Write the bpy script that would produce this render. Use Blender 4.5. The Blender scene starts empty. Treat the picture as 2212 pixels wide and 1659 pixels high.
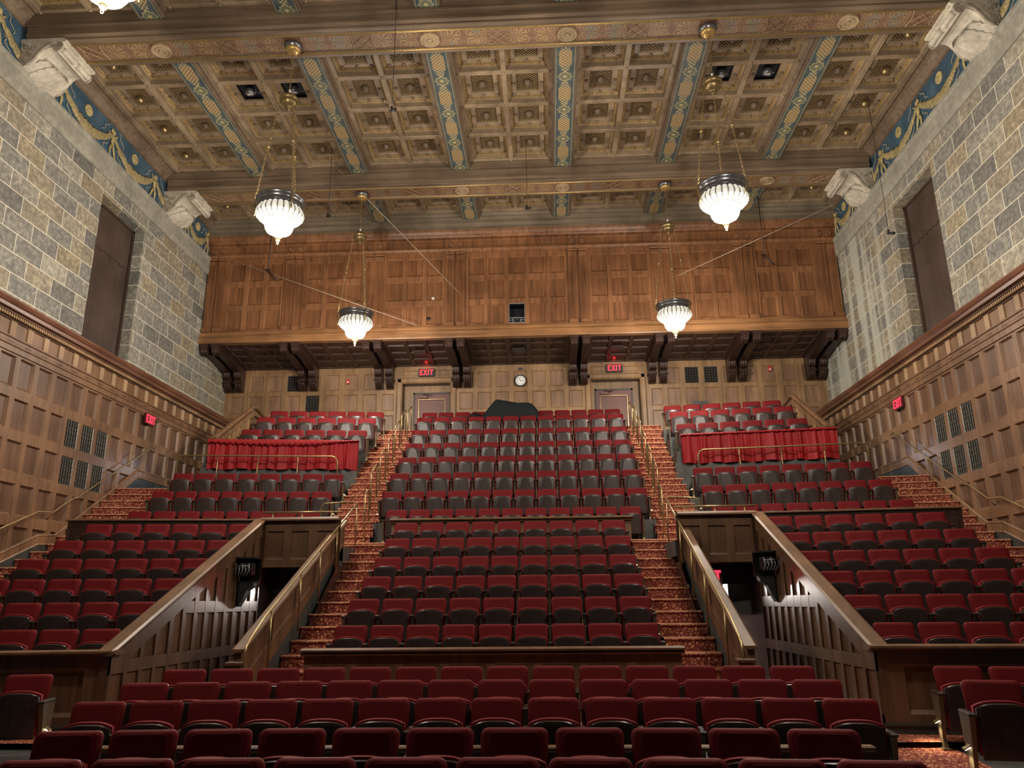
import bpy, math, random
from mathutils import Matrix, Vector, Euler

S = bpy.context.scene
COL = S.collection
random.seed(11)

# ---------------------------------------------------------------- camera, world, exposure
cam_data = bpy.data.cameras.new("camera")
cam = bpy.data.objects.new("camera", cam_data)
COL.objects.link(cam)
cam_data.sensor_fit = 'HORIZONTAL'
cam_data.sensor_width = 36.0
cam_data.lens = 1661.0 / 2212.0 * 36.0
cam_data.clip_end = 200
RM = Matrix(((0.99880424, 0.02203134, 0.04364295),
             (0.04800764, -0.27329648, -0.96073113),
             (-0.00923873, 0.96167752, -0.27402736)))
cam.matrix_world = Matrix.Translation((0.90, 0.0, 1.76)) @ RM.to_4x4()
S.camera = cam

W = bpy.data.worlds.new("world")
S.world = W
W.use_nodes = True
W.node_tree.nodes["Background"].inputs[0].default_value = (0.9, 0.85, 0.8, 1)
W.node_tree.nodes["Background"].inputs[1].default_value = 0.012

VS = S.view_settings
S.display_settings.display_device = 'sRGB'
VS.view_transform = 'Standard'
VS.look = 'None'
VS.exposure = 0.5
VS.gamma = 1.0
VS.use_curve_mapping = False

# lamp powers (W); the lamps themselves are made inside their fixtures further down
POWER_DOWN = 660.0      # under every chandelier dish
POWER_UP = 235.0        # inside every chandelier bowl, open to the ceiling
POWER_AISLE = 5.0       # step lights on the row ends
POWER_TUNNEL = 130.0     # lamp in each passage under the seating
POWER_EXIT = 0.7        # glow of each exit sign
POWER_PASSAGE = 16.0    # cool light in the side passages

def tag(o, label=None, cat=None, group=None, kind=None):
    if label: o["label"] = label
    if cat: o["category"] = cat
    if group: o["group"] = group
    if kind: o["kind"] = kind
    return o

def empty(name, loc=(0, 0, 0), rz=0.0, label=None, cat=None, group=None, kind=None, parent=None):
    o = bpy.data.objects.new(name, None)
    COL.objects.link(o)
    o.empty_display_size = 0.1
    o.location = loc
    o.rotation_euler = (0, 0, rz)
    if parent: o.parent = parent
    return tag(o, label, cat, group, kind)

def lamp(name, loc, power, color=(1, 1, 1), radius=0.1, parent=None, kind='POINT', rot=None, size=None, spot=None):
    d = bpy.data.lights.new(name, kind)
    d.energy = power
    d.color = color
    if kind in ('POINT', 'SPOT'): d.shadow_soft_size = radius
    if kind == 'AREA' and size: d.shape = 'RECTANGLE'; d.size, d.size_y = size
    if kind == 'SPOT' and spot: d.spot_size, d.spot_blend = spot
    o = bpy.data.objects.new(name, d)
    COL.objects.link(o)
    o.location = loc
    if rot: o.rotation_euler = rot
    if parent: o.parent = parent
    return o

# ---------------------------------------------------------------- mesh builder
class MB:
    def __init__(self):
        self.v = []; self.f = []; self.m = []; self.s = []
        self.T = None
    def add(self, verts, faces, m=0, smooth=False):
        b = len(self.v)
        if self.T is not None:
            verts = [tuple(self.T @ Vector(p)) for p in verts]
        self.v.extend(tuple(p) for p in verts)
        for f in faces:
            self.f.append([b + i for i in f]); self.m.append(m); self.s.append(smooth)
    def quad(self, a, b, c, d, m=0):
        self.add([a, b, c, d], [(0, 1, 2, 3)], m)
    def box(self, x0, y0, z0, x1, y1, z1, m=0):
        v = [(x0, y0, z0), (x1, y0, z0), (x1, y1, z0), (x0, y1, z0), (x0, y0, z1), (x1, y0, z1), (x1, y1, z1), (x0, y1, z1)]
        self.add(v, [(3, 2, 1, 0), (4, 5, 6, 7), (0, 1, 5, 4), (1, 2, 6, 5), (2, 3, 7, 6), (3, 0, 4, 7)], m)
    def bbox(self, x0, y0, z0, x1, y1, z1, b=0.01, m=0):
        """box with chamfered edges along z-top (bevel b on all sides of the top and bottom)"""
        x0, x1 = min(x0, x1), max(x0, x1); y0, y1 = min(y0, y1), max(y0, y1); z0, z1 = min(z0, z1), max(z0, z1)
        r = [(x0 + b, y0 + b, z0), (x1 - b, y0 + b, z0), (x1 - b, y1 - b, z0), (x0 + b, y1 - b, z0)]
        s = [(x0, y0, z0 + b), (x1, y0, z0 + b), (x1, y1, z0 + b), (x0, y1, z0 + b)]
        t = [(x0, y0, z1 - b), (x1, y0, z1 - b), (x1, y1, z1 - b), (x0, y1, z1 - b)]
        u = [(x0 + b, y0 + b, z1), (x1 - b, y0 + b, z1), (x1 - b, y1 - b, z1), (x0 + b, y1 - b, z1)]
        self.loft([r, s, t, u], m, closed=True, caps=True)
    def loft(self, rings, m=0, closed=True, caps=False, smooth=False, mats=None):
        n = len(rings[0]); v = [p for r in rings for p in r]; F = []
        for i in range(len(rings) - 1):
            for j in range(n if closed else n - 1):
                k = (j + 1) % n
                F.append((i * n + j, i * n + k, (i + 1) * n + k, (i + 1) * n + j))
        if caps:
            F.append(tuple(range(n - 1, -1, -1)))
            F.append(tuple((len(rings) - 1) * n + j for j in range(n)))
        self.add(v, F, m, smooth)
    def prism(self, poly, fa, fb, m=0, smooth=False):
        """poly: list of 2-D points, fa/fb: functions placing them in 3-D (two ends)"""
        self.loft([[fa(*p) for p in poly], [fb(*p) for p in poly]], m, True, True, smooth)
    def tube(self, pts, r, n=6, m=0, smooth=True, caps=True, squash=None):
        pts = [Vector(p) for p in pts]
        rr = r if isinstance(r, (list, tuple)) else [r] * len(pts)
        rings = []; up = None
        for i, p in enumerate(pts):
            if i == 0: d = pts[1] - p
            elif i == len(pts) - 1: d = p - pts[i - 1]
            else: d = (pts[i + 1] - p).normalized() + (p - pts[i - 1]).normalized()
            if d.length < 1e-9: d = Vector((0, 0, 1))
            d.normalize()
            if up is None:
                up = Vector((0, 0, 1)) if abs(d.z) < 0.9 else Vector((0, 1, 0))
            a = up - d * up.dot(d)
            if a.length < 1e-6: a = Vector((1, 0, 0)) - d * d.x
            a.normalize(); up = a
            b = d.cross(a)
            ring = []
            for k in range(n):
                t = 2 * math.pi * k / n
                q = (a * math.cos(t) + b * math.sin(t)) * rr[i]
                if squash: q = Vector((q.x * squash[0], q.y * squash[1], q.z * squash[2]))
                ring.append(p + q)
            rings.append(ring)
        self.loft(rings, m, True, caps, smooth)
    def lathe(self, prof, n=24, c=(0, 0, 0), m=0, smooth=True, axis='Z', flute=None, seg_m=None):
        rings = []
        for (r, z) in prof:
            ring = []
            for k in range(n):
                t = 2 * math.pi * k / n
                q = r * (1 + (flute(k, z) if flute else 0))
                x, y = q * math.cos(t), q * math.sin(t)
                if axis == 'Z': p = (c[0] + x, c[1] + y, c[2] + z)
                elif axis == 'Y': p = (c[0] + x, c[1] + z, c[2] + y)
                else: p = (c[0] + z, c[1] + x, c[2] + y)
                ring.append(p)
            rings.append(ring)
        if seg_m:
            for i in range(len(rings) - 1):
                self.loft(rings[i:i + 2], seg_m[i], True, False, smooth)
        else:
            self.loft(rings, m, True, True, smooth)
    def ball(self, c, r, n=8, m=0, sc=(1, 1, 1)):
        rings = []
        for i in range(1, n // 2 + 1 - 0):
            a = math.pi * i / (n // 2 + 1)
            rings.append([(c[0] + sc[0] * r * math.sin(a) * math.cos(2 * math.pi * k / n), c[1] + sc[1] * r * math.sin(a) * math.sin(2 * math.pi * k / n), c[2] + sc[2] * r * math.cos(a)) for k in range(n)])
        self.loft(rings, m, True, True, True)
    def build(self, name, mats, parent=None, loc=None, rz=0.0):
        me = bpy.data.meshes.new(name)
        me.from_pydata(self.v, [], self.f)
        if not isinstance(mats, (list, tuple)): mats = [mats]
        for mt in mats: me.materials.append(mt)
        me.polygons.foreach_set("material_index", self.m)
        me.polygons.foreach_set("use_smooth", self.s)
        me.update()
        o = bpy.data.objects.new(name, me)
        COL.objects.link(o)
        if loc: o.location = loc
        if rz: o.rotation_euler = (0, 0, rz)
        if parent: o.parent = parent
        return o

def panel_grid(mb, U0, U1, V0, V1, us, vs, P, depth=0.04, bev=0.03, bot=None, mats=(0, 0, 0), holes=(), raised=0.0):
    """a panelled face: flat frame on the (u,v) rectangle with recessed, chamfered panels at us x vs. P(u,v,d) -> point"""
    bot = bev if bot is None else bot
    ul = [U0] + [x for p in us for x in p] + [U1]
    vl = [V0] + [x for p in vs for x in p] + [V1]
    for i in range(len(ul) - 1):
        for j in range(len(vl) - 1):
            a, b, c, d = ul[i], ul[i + 1], vl[j], vl[j + 1]
            if b - a < 1e-5 or d - c < 1e-5: continue
            if i % 2 == 1 and j % 2 == 1:
                k = ((i - 1) // 2, (j - 1) // 2)
                if k in holes: continue
                o = [(a, c), (b, c), (b, d), (a, d)]
                q = [(a + bev, c + bot), (b - bev, c + bot), (b - bev, d - bev), (a + bev, d - bev)]
                O = [P(u, v, 0) for u, v in o]; Q = [P(u, v, -depth) for u, v in q]
                for t in range(4):
                    mb.quad(O[t], O[(t + 1) % 4], Q[(t + 1) % 4], Q[t], mats[1])
                if raised:
                    w = 0.045
                    R = [P(u, v, -depth + raised) for u, v in ((q[0][0] + w, q[0][1] + w), (q[1][0] - w, q[1][1] + w), (q[2][0] - w, q[2][1] - w), (q[3][0] + w, q[3][1] - w))]
                    for t in range(4):
                        mb.quad(Q[t], Q[(t + 1) % 4], R[(t + 1) % 4], R[t], mats[2])
                    mb.quad(*R, mats[2])
                else:
                    mb.quad(*Q, mats[2])
            else:
                mb.quad(P(a, c, 0), P(b, c, 0), P(b, d, 0), P(a, d, 0), mats[0])

def spans(a, b, n, gap, edge=None):
    """n openings between a and b with gap between them and edge at the ends"""
    edge = gap if edge is None else edge
    w = (b - a - 2 * edge - gap * (n - 1)) / n
    return [(a + edge + i * (w + gap), a + edge + i * (w + gap) + w) for i in range(n)]

# ---------------------------------------------------------------- materials
class NT:
    def __init__(self, name):
        self.mat = bpy.data.materials.new(name)
        self.mat.use_nodes = True
        self.t = self.mat.node_tree
        self.b = self.t.nodes["Principled BSDF"]
        self.co = None
    def n(self, typ, **kw):
        x = self.t.nodes.new(typ)
        for k, v in kw.items(): setattr(x, k, v)
        return x
    def set(self, sock, val):
        if hasattr(val, "is_output") or isinstance(val, bpy.types.NodeSocket): self.t.links.new(val, sock)
        else: sock.default_value = val
    def obj(self):
        if self.co is None: self.co = self.n("ShaderNodeTexCoord").outputs["Object"]
        return self.co
    def map(self, sc=(1, 1, 1), loc=(0, 0, 0), rot=(0, 0, 0), src=None):
        m = self.n("ShaderNodeMapping")
        self.set(m.inputs[0], src if src is not None else self.obj())
        m.inputs["Location"].default_value = loc
        m.inputs["Rotation"].default_value = rot
        m.inputs["Scale"].default_value = sc
        return m.outputs[0]
    def noise(self, vec, scale=1.0, detail=3.0, rough=0.55, dist=0.0):
        x = self.n("ShaderNodeTexNoise")
        self.set(x.inputs["Vector"], vec)
        x.inputs["Scale"].default_value = scale; x.inputs["Detail"].default_value = detail
        x.inputs["Roughness"].default_value = rough; x.inputs["Distortion"].default_value = dist
        return x.outputs["Fac"]
    def math(self, op, a, b=0.0, c=0.0):
        x = self.n("ShaderNodeMath", operation=op)
        for i, q in enumerate((a, b, c)): self.set(x.inputs[i], q)
        return x.outputs[0]
    def ramp(self, fac, stops):
        x = self.n("ShaderNodeValToRGB")
        self.set(x.inputs[0], fac)
        el = x.color_ramp.elements
        while len(el) < len(stops): el.new(0.5)
        for e, (p, c) in zip(el, stops):
            e.position = p; e.color = c if len(c) == 4 else (*c, 1)
        return x.outputs[0]
    def mix(self, fac, a, b, blend='MIX'):
        x = self.n("ShaderNodeMix", data_type='RGBA', blend_type=blend)
        self.set(x.inputs[0], fac)
        for s, q in ((x.inputs[6], a), (x.inputs[7], b)):
            self.set(s, (*q, 1) if isinstance(q, tuple) and len(q) == 3 else q)
        return x.outputs[2]
    def sep(self, vec):
        x = self.n("ShaderNodeSeparateXYZ"); self.set(x.inputs[0], vec)
        return x.outputs
    def bump(self, h, strength=0.2, dist=0.02):
        x = self.n("ShaderNodeBump"); x.inputs["Strength"].default_value = strength; x.inputs["Distance"].default_value = dist
        self.set(x.inputs["Height"], h)
        self.t.links.new(x.outputs[0], self.b.inputs["Normal"])
    def done(self, col, rough=0.5, metal=0.0, spec=0.5, emit=None, strength=0.0, sheen=0.0):
        self.set(self.b.inputs["Base Color"], (*col, 1) if isinstance(col, tuple) and len(col) == 3 else col)
        self.set(self.b.inputs["Roughness"], rough)
        self.b.inputs["Metallic"].default_value = metal
        self.b.inputs["Specular IOR Level"].default_value = spec
        if emit is not None:
            self.b.inputs["Emission Color"].default_value = (*emit, 1)
            self.b.inputs["Emission Strength"].default_value = strength
        if sheen: self.b.inputs["Sheen Weight"].default_value = sheen
        return self.mat

def sc(c, k): return tuple(x * k for x in c)

def wood(name, c, grain=(9, 9, 0.7), rough=0.42, var=0.45, spec=0.5):
    N = NT(name)
    f1 = N.noise(N.map(grain), 1.0, 4, 0.6, 0.6)
    f2 = N.noise(N.obj(), 0.9, 2, 0.5)
    a = N.ramp(f1, [(0.30, sc(c, 1 - var)), (0.52, c), (0.75, sc(c, 1 + var * 0.7))])
    b = N.ramp(f2, [(0.35, (0.72, 0.70, 0.68)), (0.65, (1.15, 1.15, 1.15))])
    col = N.mix(1.0, a, b, 'MULTIPLY')
    N.bump(f1, 0.06, 0.01)
    return N.done(col, rough, 0, spec)

def speck(name, c, scale=20.0, var=0.3, rough=0.7, metal=0.0, spec=0.5, bump=0.0, big=0.6):
    N = NT(name)
    f1 = N.noise(N.obj(), scale, 3, 0.6)
    f2 = N.noise(N.obj(), big, 3, 0.6)
    a = N.ramp(f1, [(0.3, sc(c, 1 - var)), (0.7, sc(c, 1 + var))])
    b = N.ramp(f2, [(0.35, (0.8, 0.8, 0.8)), (0.65, (1.12, 1.12, 1.12))])
    if bump: N.bump(f1, bump, 0.02)
    return N.done(N.mix(1.0, a, b, 'MULTIPLY'), rough, metal, spec)

M = {}
M['booth'] = wood('booth_wood', (0.245, 0.108, 0.047), (9, 9, 0.6), 0.40)
M['booth_edge'] = wood('booth_fascia_wood', (0.30, 0.145, 0.060), (0.5, 9, 9), 0.38)
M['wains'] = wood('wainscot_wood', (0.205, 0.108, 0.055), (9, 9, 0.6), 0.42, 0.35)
M['wains_light'] = wood('pale_wood', (0.36, 0.22, 0.115), (14, 14, 0.8), 0.5, 0.25)
M['cornice'] = wood('cornice_wood', (0.16, 0.066, 0.036), (9, 0.5, 9), 0.36, 0.35)
M['back'] = wood('back_wall_wood', (0.30, 0.175, 0.085), (9, 9, 0.6), 0.45, 0.35)
M['back_panel'] = wood('back_wall_panel_wood', (0.27, 0.155, 0.092), (9, 9, 0.5), 0.45, 0.35)
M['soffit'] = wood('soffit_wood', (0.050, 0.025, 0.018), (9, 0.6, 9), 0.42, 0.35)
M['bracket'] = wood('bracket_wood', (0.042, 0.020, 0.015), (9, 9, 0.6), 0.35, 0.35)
M['parapet'] = wood('parapet_wood', (0.135, 0.070, 0.038), (9, 9, 0.6), 0.36, 0.35)
M['cap'] = wood('cap_rail_wood', (0.165, 0.088, 0.045), (6, 0.8, 6), 0.40, 0.3)
M['gilt'] = wood('gilded_ceiling_wood', (0.30, 0.222, 0.142), (3, 3, 3), 0.45, 0.35)
M['beam'] = wood('beam_wood', (0.19, 0.135, 0.090), (0.5, 9, 9), 0.5, 0.4)
M['greywood'] = wood('grey_moulding_wood', (0.20, 0.160, 0.112), (0.4, 9, 9), 0.5, 0.3)
M['gold'] = speck('gold_trim', (0.52, 0.35, 0.13), 30, 0.3, 0.35, 0.55, 0.5, 0.1)
M['goldmould'] = speck('gilded_moulding', (0.40, 0.27, 0.115), 24, 0.45, 0.38, 0.35, 0.5, 0.1)
M['lattice'] = speck('lattice_wood', (0.30, 0.205, 0.105), 24, 0.35, 0.5, 0.2)
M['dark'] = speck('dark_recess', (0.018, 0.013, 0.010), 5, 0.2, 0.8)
M['void'] = NT('black_void').done((0.004, 0.003, 0.003), 0.9, 0, 0.1)
M['black'] = speck('black_paint', (0.012, 0.012, 0.014), 12, 0.2, 0.45)
M['navy'] = speck('dark_blue_void', (0.006, 0.007, 0.014), 5, 0.2, 0.6)
M['brass'] = speck('brass', (0.46, 0.34, 0.17), 14, 0.12, 0.33, 0.8)
M['oldbrass'] = speck('dull_brass', (0.34, 0.25, 0.12), 14, 0.2, 0.38, 0.8)
M['patina'] = speck('dark_patinated_bronze', (0.17, 0.17, 0.18), 10, 0.2, 0.30, 0.7)
M['plaster'] = speck('cream_plaster', (0.56, 0.51, 0.42), 9, 0.16, 0.7, 0, 0.4, 0.25, 2.0)
M['rosette'] = speck('tan_gilt_rosette', (0.40, 0.30, 0.18), 9, 0.2, 0.6)
M['plaster_dark'] = speck('shaded_carving_tone', (0.40, 0.35, 0.28), 9, 0.2, 0.7, 0, 0.4, 0.2, 2.0)
M['velvet'] = speck('red_velvet', (0.138, 0.0030, 0.0052), 60, 0.14, 0.75, 0, 0.25, 0.05, 1.4)
M['piping'] = speck('red_piping', (0.25, 0.012, 0.013), 60, 0.1, 0.6, 0, 0.3)
M['curtain'] = speck('red_curtain_velvet', (0.29, 0.010, 0.013), 40, 0.12, 0.6, 0, 0.3, 0.05, 1.2)
M['shell'] = wood('dark_seat_shell', (0.040, 0.026, 0.024), (9, 9, 1.4), 0.32, 0.3, 0.38)
M['standard'] = speck('bronze_standard_metal', (0.15, 0.12, 0.075), 12, 0.2, 0.45, 0.5)
M['arm'] = speck('dark_armrest_wood', (0.030, 0.020, 0.016), 12, 0.2, 0.35)
M['concrete'] = speck('dark_painted_concrete', (0.065, 0.065, 0.060), 4, 0.3, 0.55, 0, 0.4, 0.05, 1.0)
M['base'] = speck('dark_green_grey_base', (0.045, 0.048, 0.044), 6, 0.25, 0.5)
M['shutter'] = wood('dark_window_shade', (0.072, 0.047, 0.037), (14, 14, 0.3), 0.5, 0.2)
M['shutter_frame'] = speck('dark_shade_frame', (0.05, 0.028, 0.020), 9, 0.2, 0.5)
M['door'] = speck('plum_brown_door_paint', (0.185, 0.080, 0.066), 6, 0.08, 0.5)
M['doorframe'] = speck('dark_door_jamb', (0.06, 0.05, 0.045), 8, 0.2, 0.5)
M['red_glow'] = NT('red_sign_letters').done((0.6, 0.02, 0.03), 0.5, 0, 0.5, (1.0, 0.035, 0.055), 1.1)
M['red_glow_side'] = NT('bright_red_sign_letters').done((0.6, 0.02, 0.03), 0.5, 0, 0.5, (1.0, 0.05, 0.10), 0.9)
M['red_face'] = NT('dark_red_sign_face').done((0.10, 0.012, 0.012), 0.4)
M['glass_dish'] = NT('lit_ribbed_glass').done((0.28, 0.27, 0.23), 0.35, 0, 0.4, (1.0, 0.95, 0.80), 0.42)
M['glass_line'] = NT('dark_glass_ribs').done((0.10, 0.095, 0.085), 0.35, 0, 0.4, (1.0, 0.95, 0.85), 0.06)
M['globe'] = NT('lit_globe').done((1, 1, 1), 0.4, 0, 0.5, (1.0, 0.97, 0.92), 9.0)
M['steplamp'] = NT('step_lamp').done((1, 1, 1), 0.4, 0, 0.5, (1.0, 0.86, 0.60), 5.0)
M['white'] = NT('white_enamel').done((0.85, 0.86, 0.87), 0.4)
M['strobe'] = NT('red_alarm_plastic').done((0.6, 0.04, 0.03), 0.4)
M['lens'] = NT('spot_lens').done((0.75, 0.78, 0.80), 0.12, 0.4)
M['blackcloth'] = speck('black_cloth', (0.012, 0.015, 0.017), 40, 0.2, 0.85, 0, 0.2)
M['wire'] = NT('steel_wire').done((0.62, 0.55, 0.45), 0.4, 0.3)
M['cable'] = NT('black_cable').done((0.012, 0.011, 0.010), 0.6)
M['gm'] = speck('grey_painted_metal', (0.40, 0.42, 0.44), 14, 0.1, 0.4, 0.4)

def stone_mat():
    N = NT('ashlar_stone')
    s = N.sep(N.obj())
    c = N.n("ShaderNodeCombineXYZ")
    N.set(c.inputs[0], N.math('ADD', s[1], s[0])); N.set(c.inputs[1], s[2]); c.inputs[2].default_value = 0
    br = N.n("ShaderNodeTexBrick")
    N.set(br.inputs["Vector"], N.map((1, 1, 1), (0.42, 0.235, 0), src=c.outputs[0]))
    br.offset = 0.5; br.squash = 1.0
    br.inputs["Scale"].default_value = 1.0
    br.inputs["Color1"].default_value = (0, 0, 0, 1); br.inputs["Color2"].default_value = (1, 1, 1, 1)
    br.inputs["Mortar"].default_value = (0.5, 0.5, 0.5, 1)
    br.inputs["Mortar Size"].default_value = 0.0095
    br.inputs["Mortar Smooth"].default_value = 0.05
    br.inputs["Bias"].default_value = 0.0
    br.inputs["Brick Width"].default_value = 0.93
    br.inputs["Row Height"].default_value = 0.455
    tone = N.ramp(br.outputs["Color"], [(0.0, (0.165, 0.162, 0.152)), (0.35, (0.230, 0.228, 0.212)), (0.62, (0.265, 0.255, 0.228)), (0.85, (0.285, 0.240, 0.165)), (1.0, (0.36, 0.35, 0.31))])
    f = N.noise(N.obj(), 9.0, 5, 0.65)
    g = N.noise(N.obj(), 1.7, 3, 0.6)
    tone = N.mix(1.0, tone, N.ramp(f, [(0.30, (0.58, 0.58, 0.60)), (0.52, (1, 1, 1)), (0.74, (1.75, 1.73, 1.66))]), 'MULTIPLY')
    tone = N.mix(1.0, tone, N.ramp(g, [(0.35, (0.88, 0.87, 0.85)), (0.65, (1.10, 1.07, 1.0))]), 'MULTIPLY')
    col = N.mix(br.outputs["Fac"], tone, (0.74, 0.69, 0.56))
    N.bump(f, 0.15, 0.02)
    return N.done(col, 0.72)
M['stone'] = stone_mat()

def streak_mat():
    """same ashlar with pale lime streaks running down (stains with their own shape)"""
    m = M['stone'].copy(); m.name = 'ashlar_stone_streaked'
    t = m.node_tree
    b = t.nodes["Principled BSDF"]
    old = b.inputs["Base Color"].links[0].from_socket
    N = NT.__new__(NT); N.mat = m; N.t = t; N.b = b; N.co = None
    f = N.noise(N.map((1, 2.2, 0.10)), 1.0, 3, 0.55)
    s = N.sep(N.obj())
    gate = N.math('MULTIPLY', N.math('SMOOTH_MIN', N.math('MULTIPLY', N.math('SUBTRACT', s[1], 20.9), 1.4), 1.0, 0.1), 1.0)
    k = N.math('MULTIPLY', N.math('MAXIMUM', gate, 0.0), N.ramp(f, [(0.50, (0, 0, 0)), (0.60, (1, 1, 1))]))
    k = N.math('MINIMUM', k, 0.75)
    new = N.mix(k, old, (0.52, 0.53, 0.46))
    t.links.new(new, b.inputs["Base Color"])
    return m
M['stone_r'] = streak_mat()
M['ledge'] = speck('grey_stone_ledge', (0.33, 0.315, 0.265), 7, 0.18, 0.7, 0, 0.4, 0.1, 1.2)

def carpet_mat():
    N = NT('patterned_carpet')
    d = N.noise(N.obj(), 7.0, 2, 0.5)
    v = N.n("ShaderNodeTexVoronoi", feature='DISTANCE_TO_EDGE')
    mp = N.n("ShaderNodeVectorMath", operation='ADD')
    N.set(mp.inputs[0], N.obj())
    c = N.n("ShaderNodeCombineXYZ"); dd = N.math('MULTIPLY', d, 0.12)
    for i in range(3): N.set(c.inputs[i], dd)
    N.set(mp.inputs[1], c.outputs[0])
    N.set(v.inputs["Vector"], mp.outputs[0])
    v.inputs["Scale"].default_value = 17.0
    w = N.noise(mp.outputs[0], 26.0, 2, 0.5, 1.2)
    m1 = N.ramp(v.outputs["Distance"], [(0.10, (1, 1, 1)), (0.19, (0, 0, 0))])
    m2 = N.ramp(w, [(0.50, (0, 0, 0)), (0.56, (1, 1, 1))])
    k = N.math('MAXIMUM', m1, m2)
    col = N.mix(k, (0.62, 0.29, 0.155), (0.175, 0.036, 0.028))
    return N.done(col, 0.9, 0, 0.15)
M['carpet'] = carpet_mat()
M['carpet_edge'] = speck('carpet_nosing_highlight', (0.60, 0.31, 0.17), 30, 0.25, 0.9, 0, 0.2)  # plain bright strip: highlight on the step edges put into the colour

def rib_mat():
    N = NT('painted_rib_interlace')
    s = N.sep(N.obj()); u, v = s[0], s[1]
    au = N.math('ABSOLUTE', u)
    def lines(a):
        fr = N.math('FRACT', N.math('DIVIDE', a, 0.104))
        return N.math('GREATER_THAN', N.math('ABSOLUTE', N.math('SUBTRACT', fr, 0.5)), 0.35)
    l = N.math('MAXIMUM', lines(N.math('ADD', u, v)), lines(N.math('SUBTRACT', u, v)))
    per = 1.352
    ph = N.math('FRACT', N.math('DIVIDE', v, per))
    tri = N.math('SUBTRACT', 1.0, N.math('MULTIPLY', N.math('ABSOLUTE', N.math('SUBTRACT', ph, 0.5)), 2.0))      # 1 in the middle of a patch
    stp = N.math('DIVIDE', N.math('FLOOR', N.math('MULTIPLY', N.math('MINIMUM', N.math('MULTIPLY', tri, 1.55), 1.0), 4.0)), 4.0)
    env = N.math('ADD', 0.030, N.math('MULTIPLY', stp, 0.128))
    inside = N.math('LESS_THAN', au, env)
    vv = N.math('ABSOLUTE', N.math('MULTIPLY', N.math('SUBTRACT', N.math('ABSOLUTE', N.math('SUBTRACT', ph, 0.5)), 0.5), per))
    star = N.math('MINIMUM', N.math('SUBTRACT', N.math('MAXIMUM', au, vv), 0.135), N.math('SUBTRACT', N.math('ADD', au, vv), 0.195))
    instar = N.math('LESS_THAN', star, 0.0)
    ring = N.math('MULTIPLY', instar, N.math('GREATER_THAN', star, -0.020))
    dot = N.math('LESS_THAN', N.math('ADD', N.math('MULTIPLY', au, au), N.math('MULTIPLY', vv, vv)), 0.0022)
    edge = N.math('GREATER_THAN', au, 0.222)
    edge2 = N.math('GREATER_THAN', au, 0.240)
    blue = N.ramp(N.noise(N.obj(), 3.0, 3), [(0.35, (0.045, 0.068, 0.076)), (0.65, (0.082, 0.112, 0.118))])
    fill = N.math('MULTIPLY', inside, N.math('GREATER_THAN', tri, 0.62))
    c = N.mix(N.math('MULTIPLY', fill, 0.8), blue, (0.23, 0.115, 0.050))
    c = N.mix(N.math('MULTIPLY', inside, l), c, (0.46, 0.37, 0.18))
    c = N.mix(instar, c, (0.155, 0.165, 0.110))
    c = N.mix(N.math('MAXIMUM', ring, dot), c, (0.46, 0.38, 0.19))
    c = N.mix(edge, c, (0.34, 0.26, 0.13))
    c = N.mix(edge2, c, blue)
    return N.done(c, 0.55)
M['rib'] = rib_mat()

def strip_mat():
    N = NT('painted_beam_arabesque')
    s = N.sep(N.obj())
    x, y = s[0], s[1]
    cell = 1.56
    fx = N.math('SUBTRACT', N.math('MULTIPLY', N.math('FRACT', N.math('ADD', N.math('DIVIDE', x, cell), 0.5)), cell), cell / 2)   # 0 at each rosette / star
    ax = N.math('ABSOLUTE', fx); ay = N.math('ABSOLUTE', y)
    # scrolls: rings around two centres per half cell, palmette: fan of rays between them
    def ringset(cx, cy, freq, w):
        d = N.math('SQRT', N.math('ADD', N.math('POWER', N.math('SUBTRACT', ax, cx), 2.0), N.math('POWER', N.math('SUBTRACT', ay, cy), 2.0)))
        inside = N.math('LESS_THAN', d, 0.15)
        return N.math('MULTIPLY', inside, N.math('GREATER_THAN', N.math('SINE', N.math('MULTIPLY', d, freq)), w))
    r1 = ringset(0.36, 0.15, 95.0, 0.25)
    r2 = ringset(0.62, 0.14, 88.0, 0.35)
    ang = N.math('ARCTAN2', y, N.math('SUBTRACT', ax, 0.42))
    dp = N.math('SQRT', N.math('ADD', N.math('POWER', N.math('SUBTRACT', ax, 0.42), 2.0), N.math('POWER', y, 2.0)))
    fan = N.math('MULTIPLY', N.math('MULTIPLY', N.math('LESS_THAN', dp, 0.26), N.math('GREATER_THAN', dp, 0.05)), N.math('GREATER_THAN', N.math('SINE', N.math('MULTIPLY', ang, 11.0)), 0.1))
    fan = N.math('MULTIPLY', fan, N.math('GREATER_THAN', ax, 0.40))
    border = N.math('GREATER_THAN', ay, 0.278)
    base = N.ramp(N.noise(N.obj(), 1.6, 3), [(0.35, (0.150, 0.078, 0.050)), (0.65, (0.215, 0.118, 0.076))])
    blu = N.math('GREATER_THAN', N.noise(N.map((0.64, 0.4, 1)), 1.0, 0), 0.52)
    leaf = N.mix(blu, (0.34, 0.23, 0.11), (0.17, 0.205, 0.175))
    k2 = N.ramp(N.noise(N.obj(), 13.0, 3), [(0.52, (0, 0, 0)), (0.60, (1, 1, 1))])
    col = N.mix(N.math('MULTIPLY', k2, 0.30), base, (0.33, 0.23, 0.12))
    col = N.mix(N.math('MULTIPLY', N.math('MAXIMUM', r1, r2), 0.75), col, (0.36, 0.25, 0.13))
    col = N.mix(N.math('MULTIPLY', fan, 0.8), col, leaf)
    col = N.mix(border, col, (0.28, 0.20, 0.11))
    return N.done(col, 0.55)
M['strip'] = strip_mat()

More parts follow.
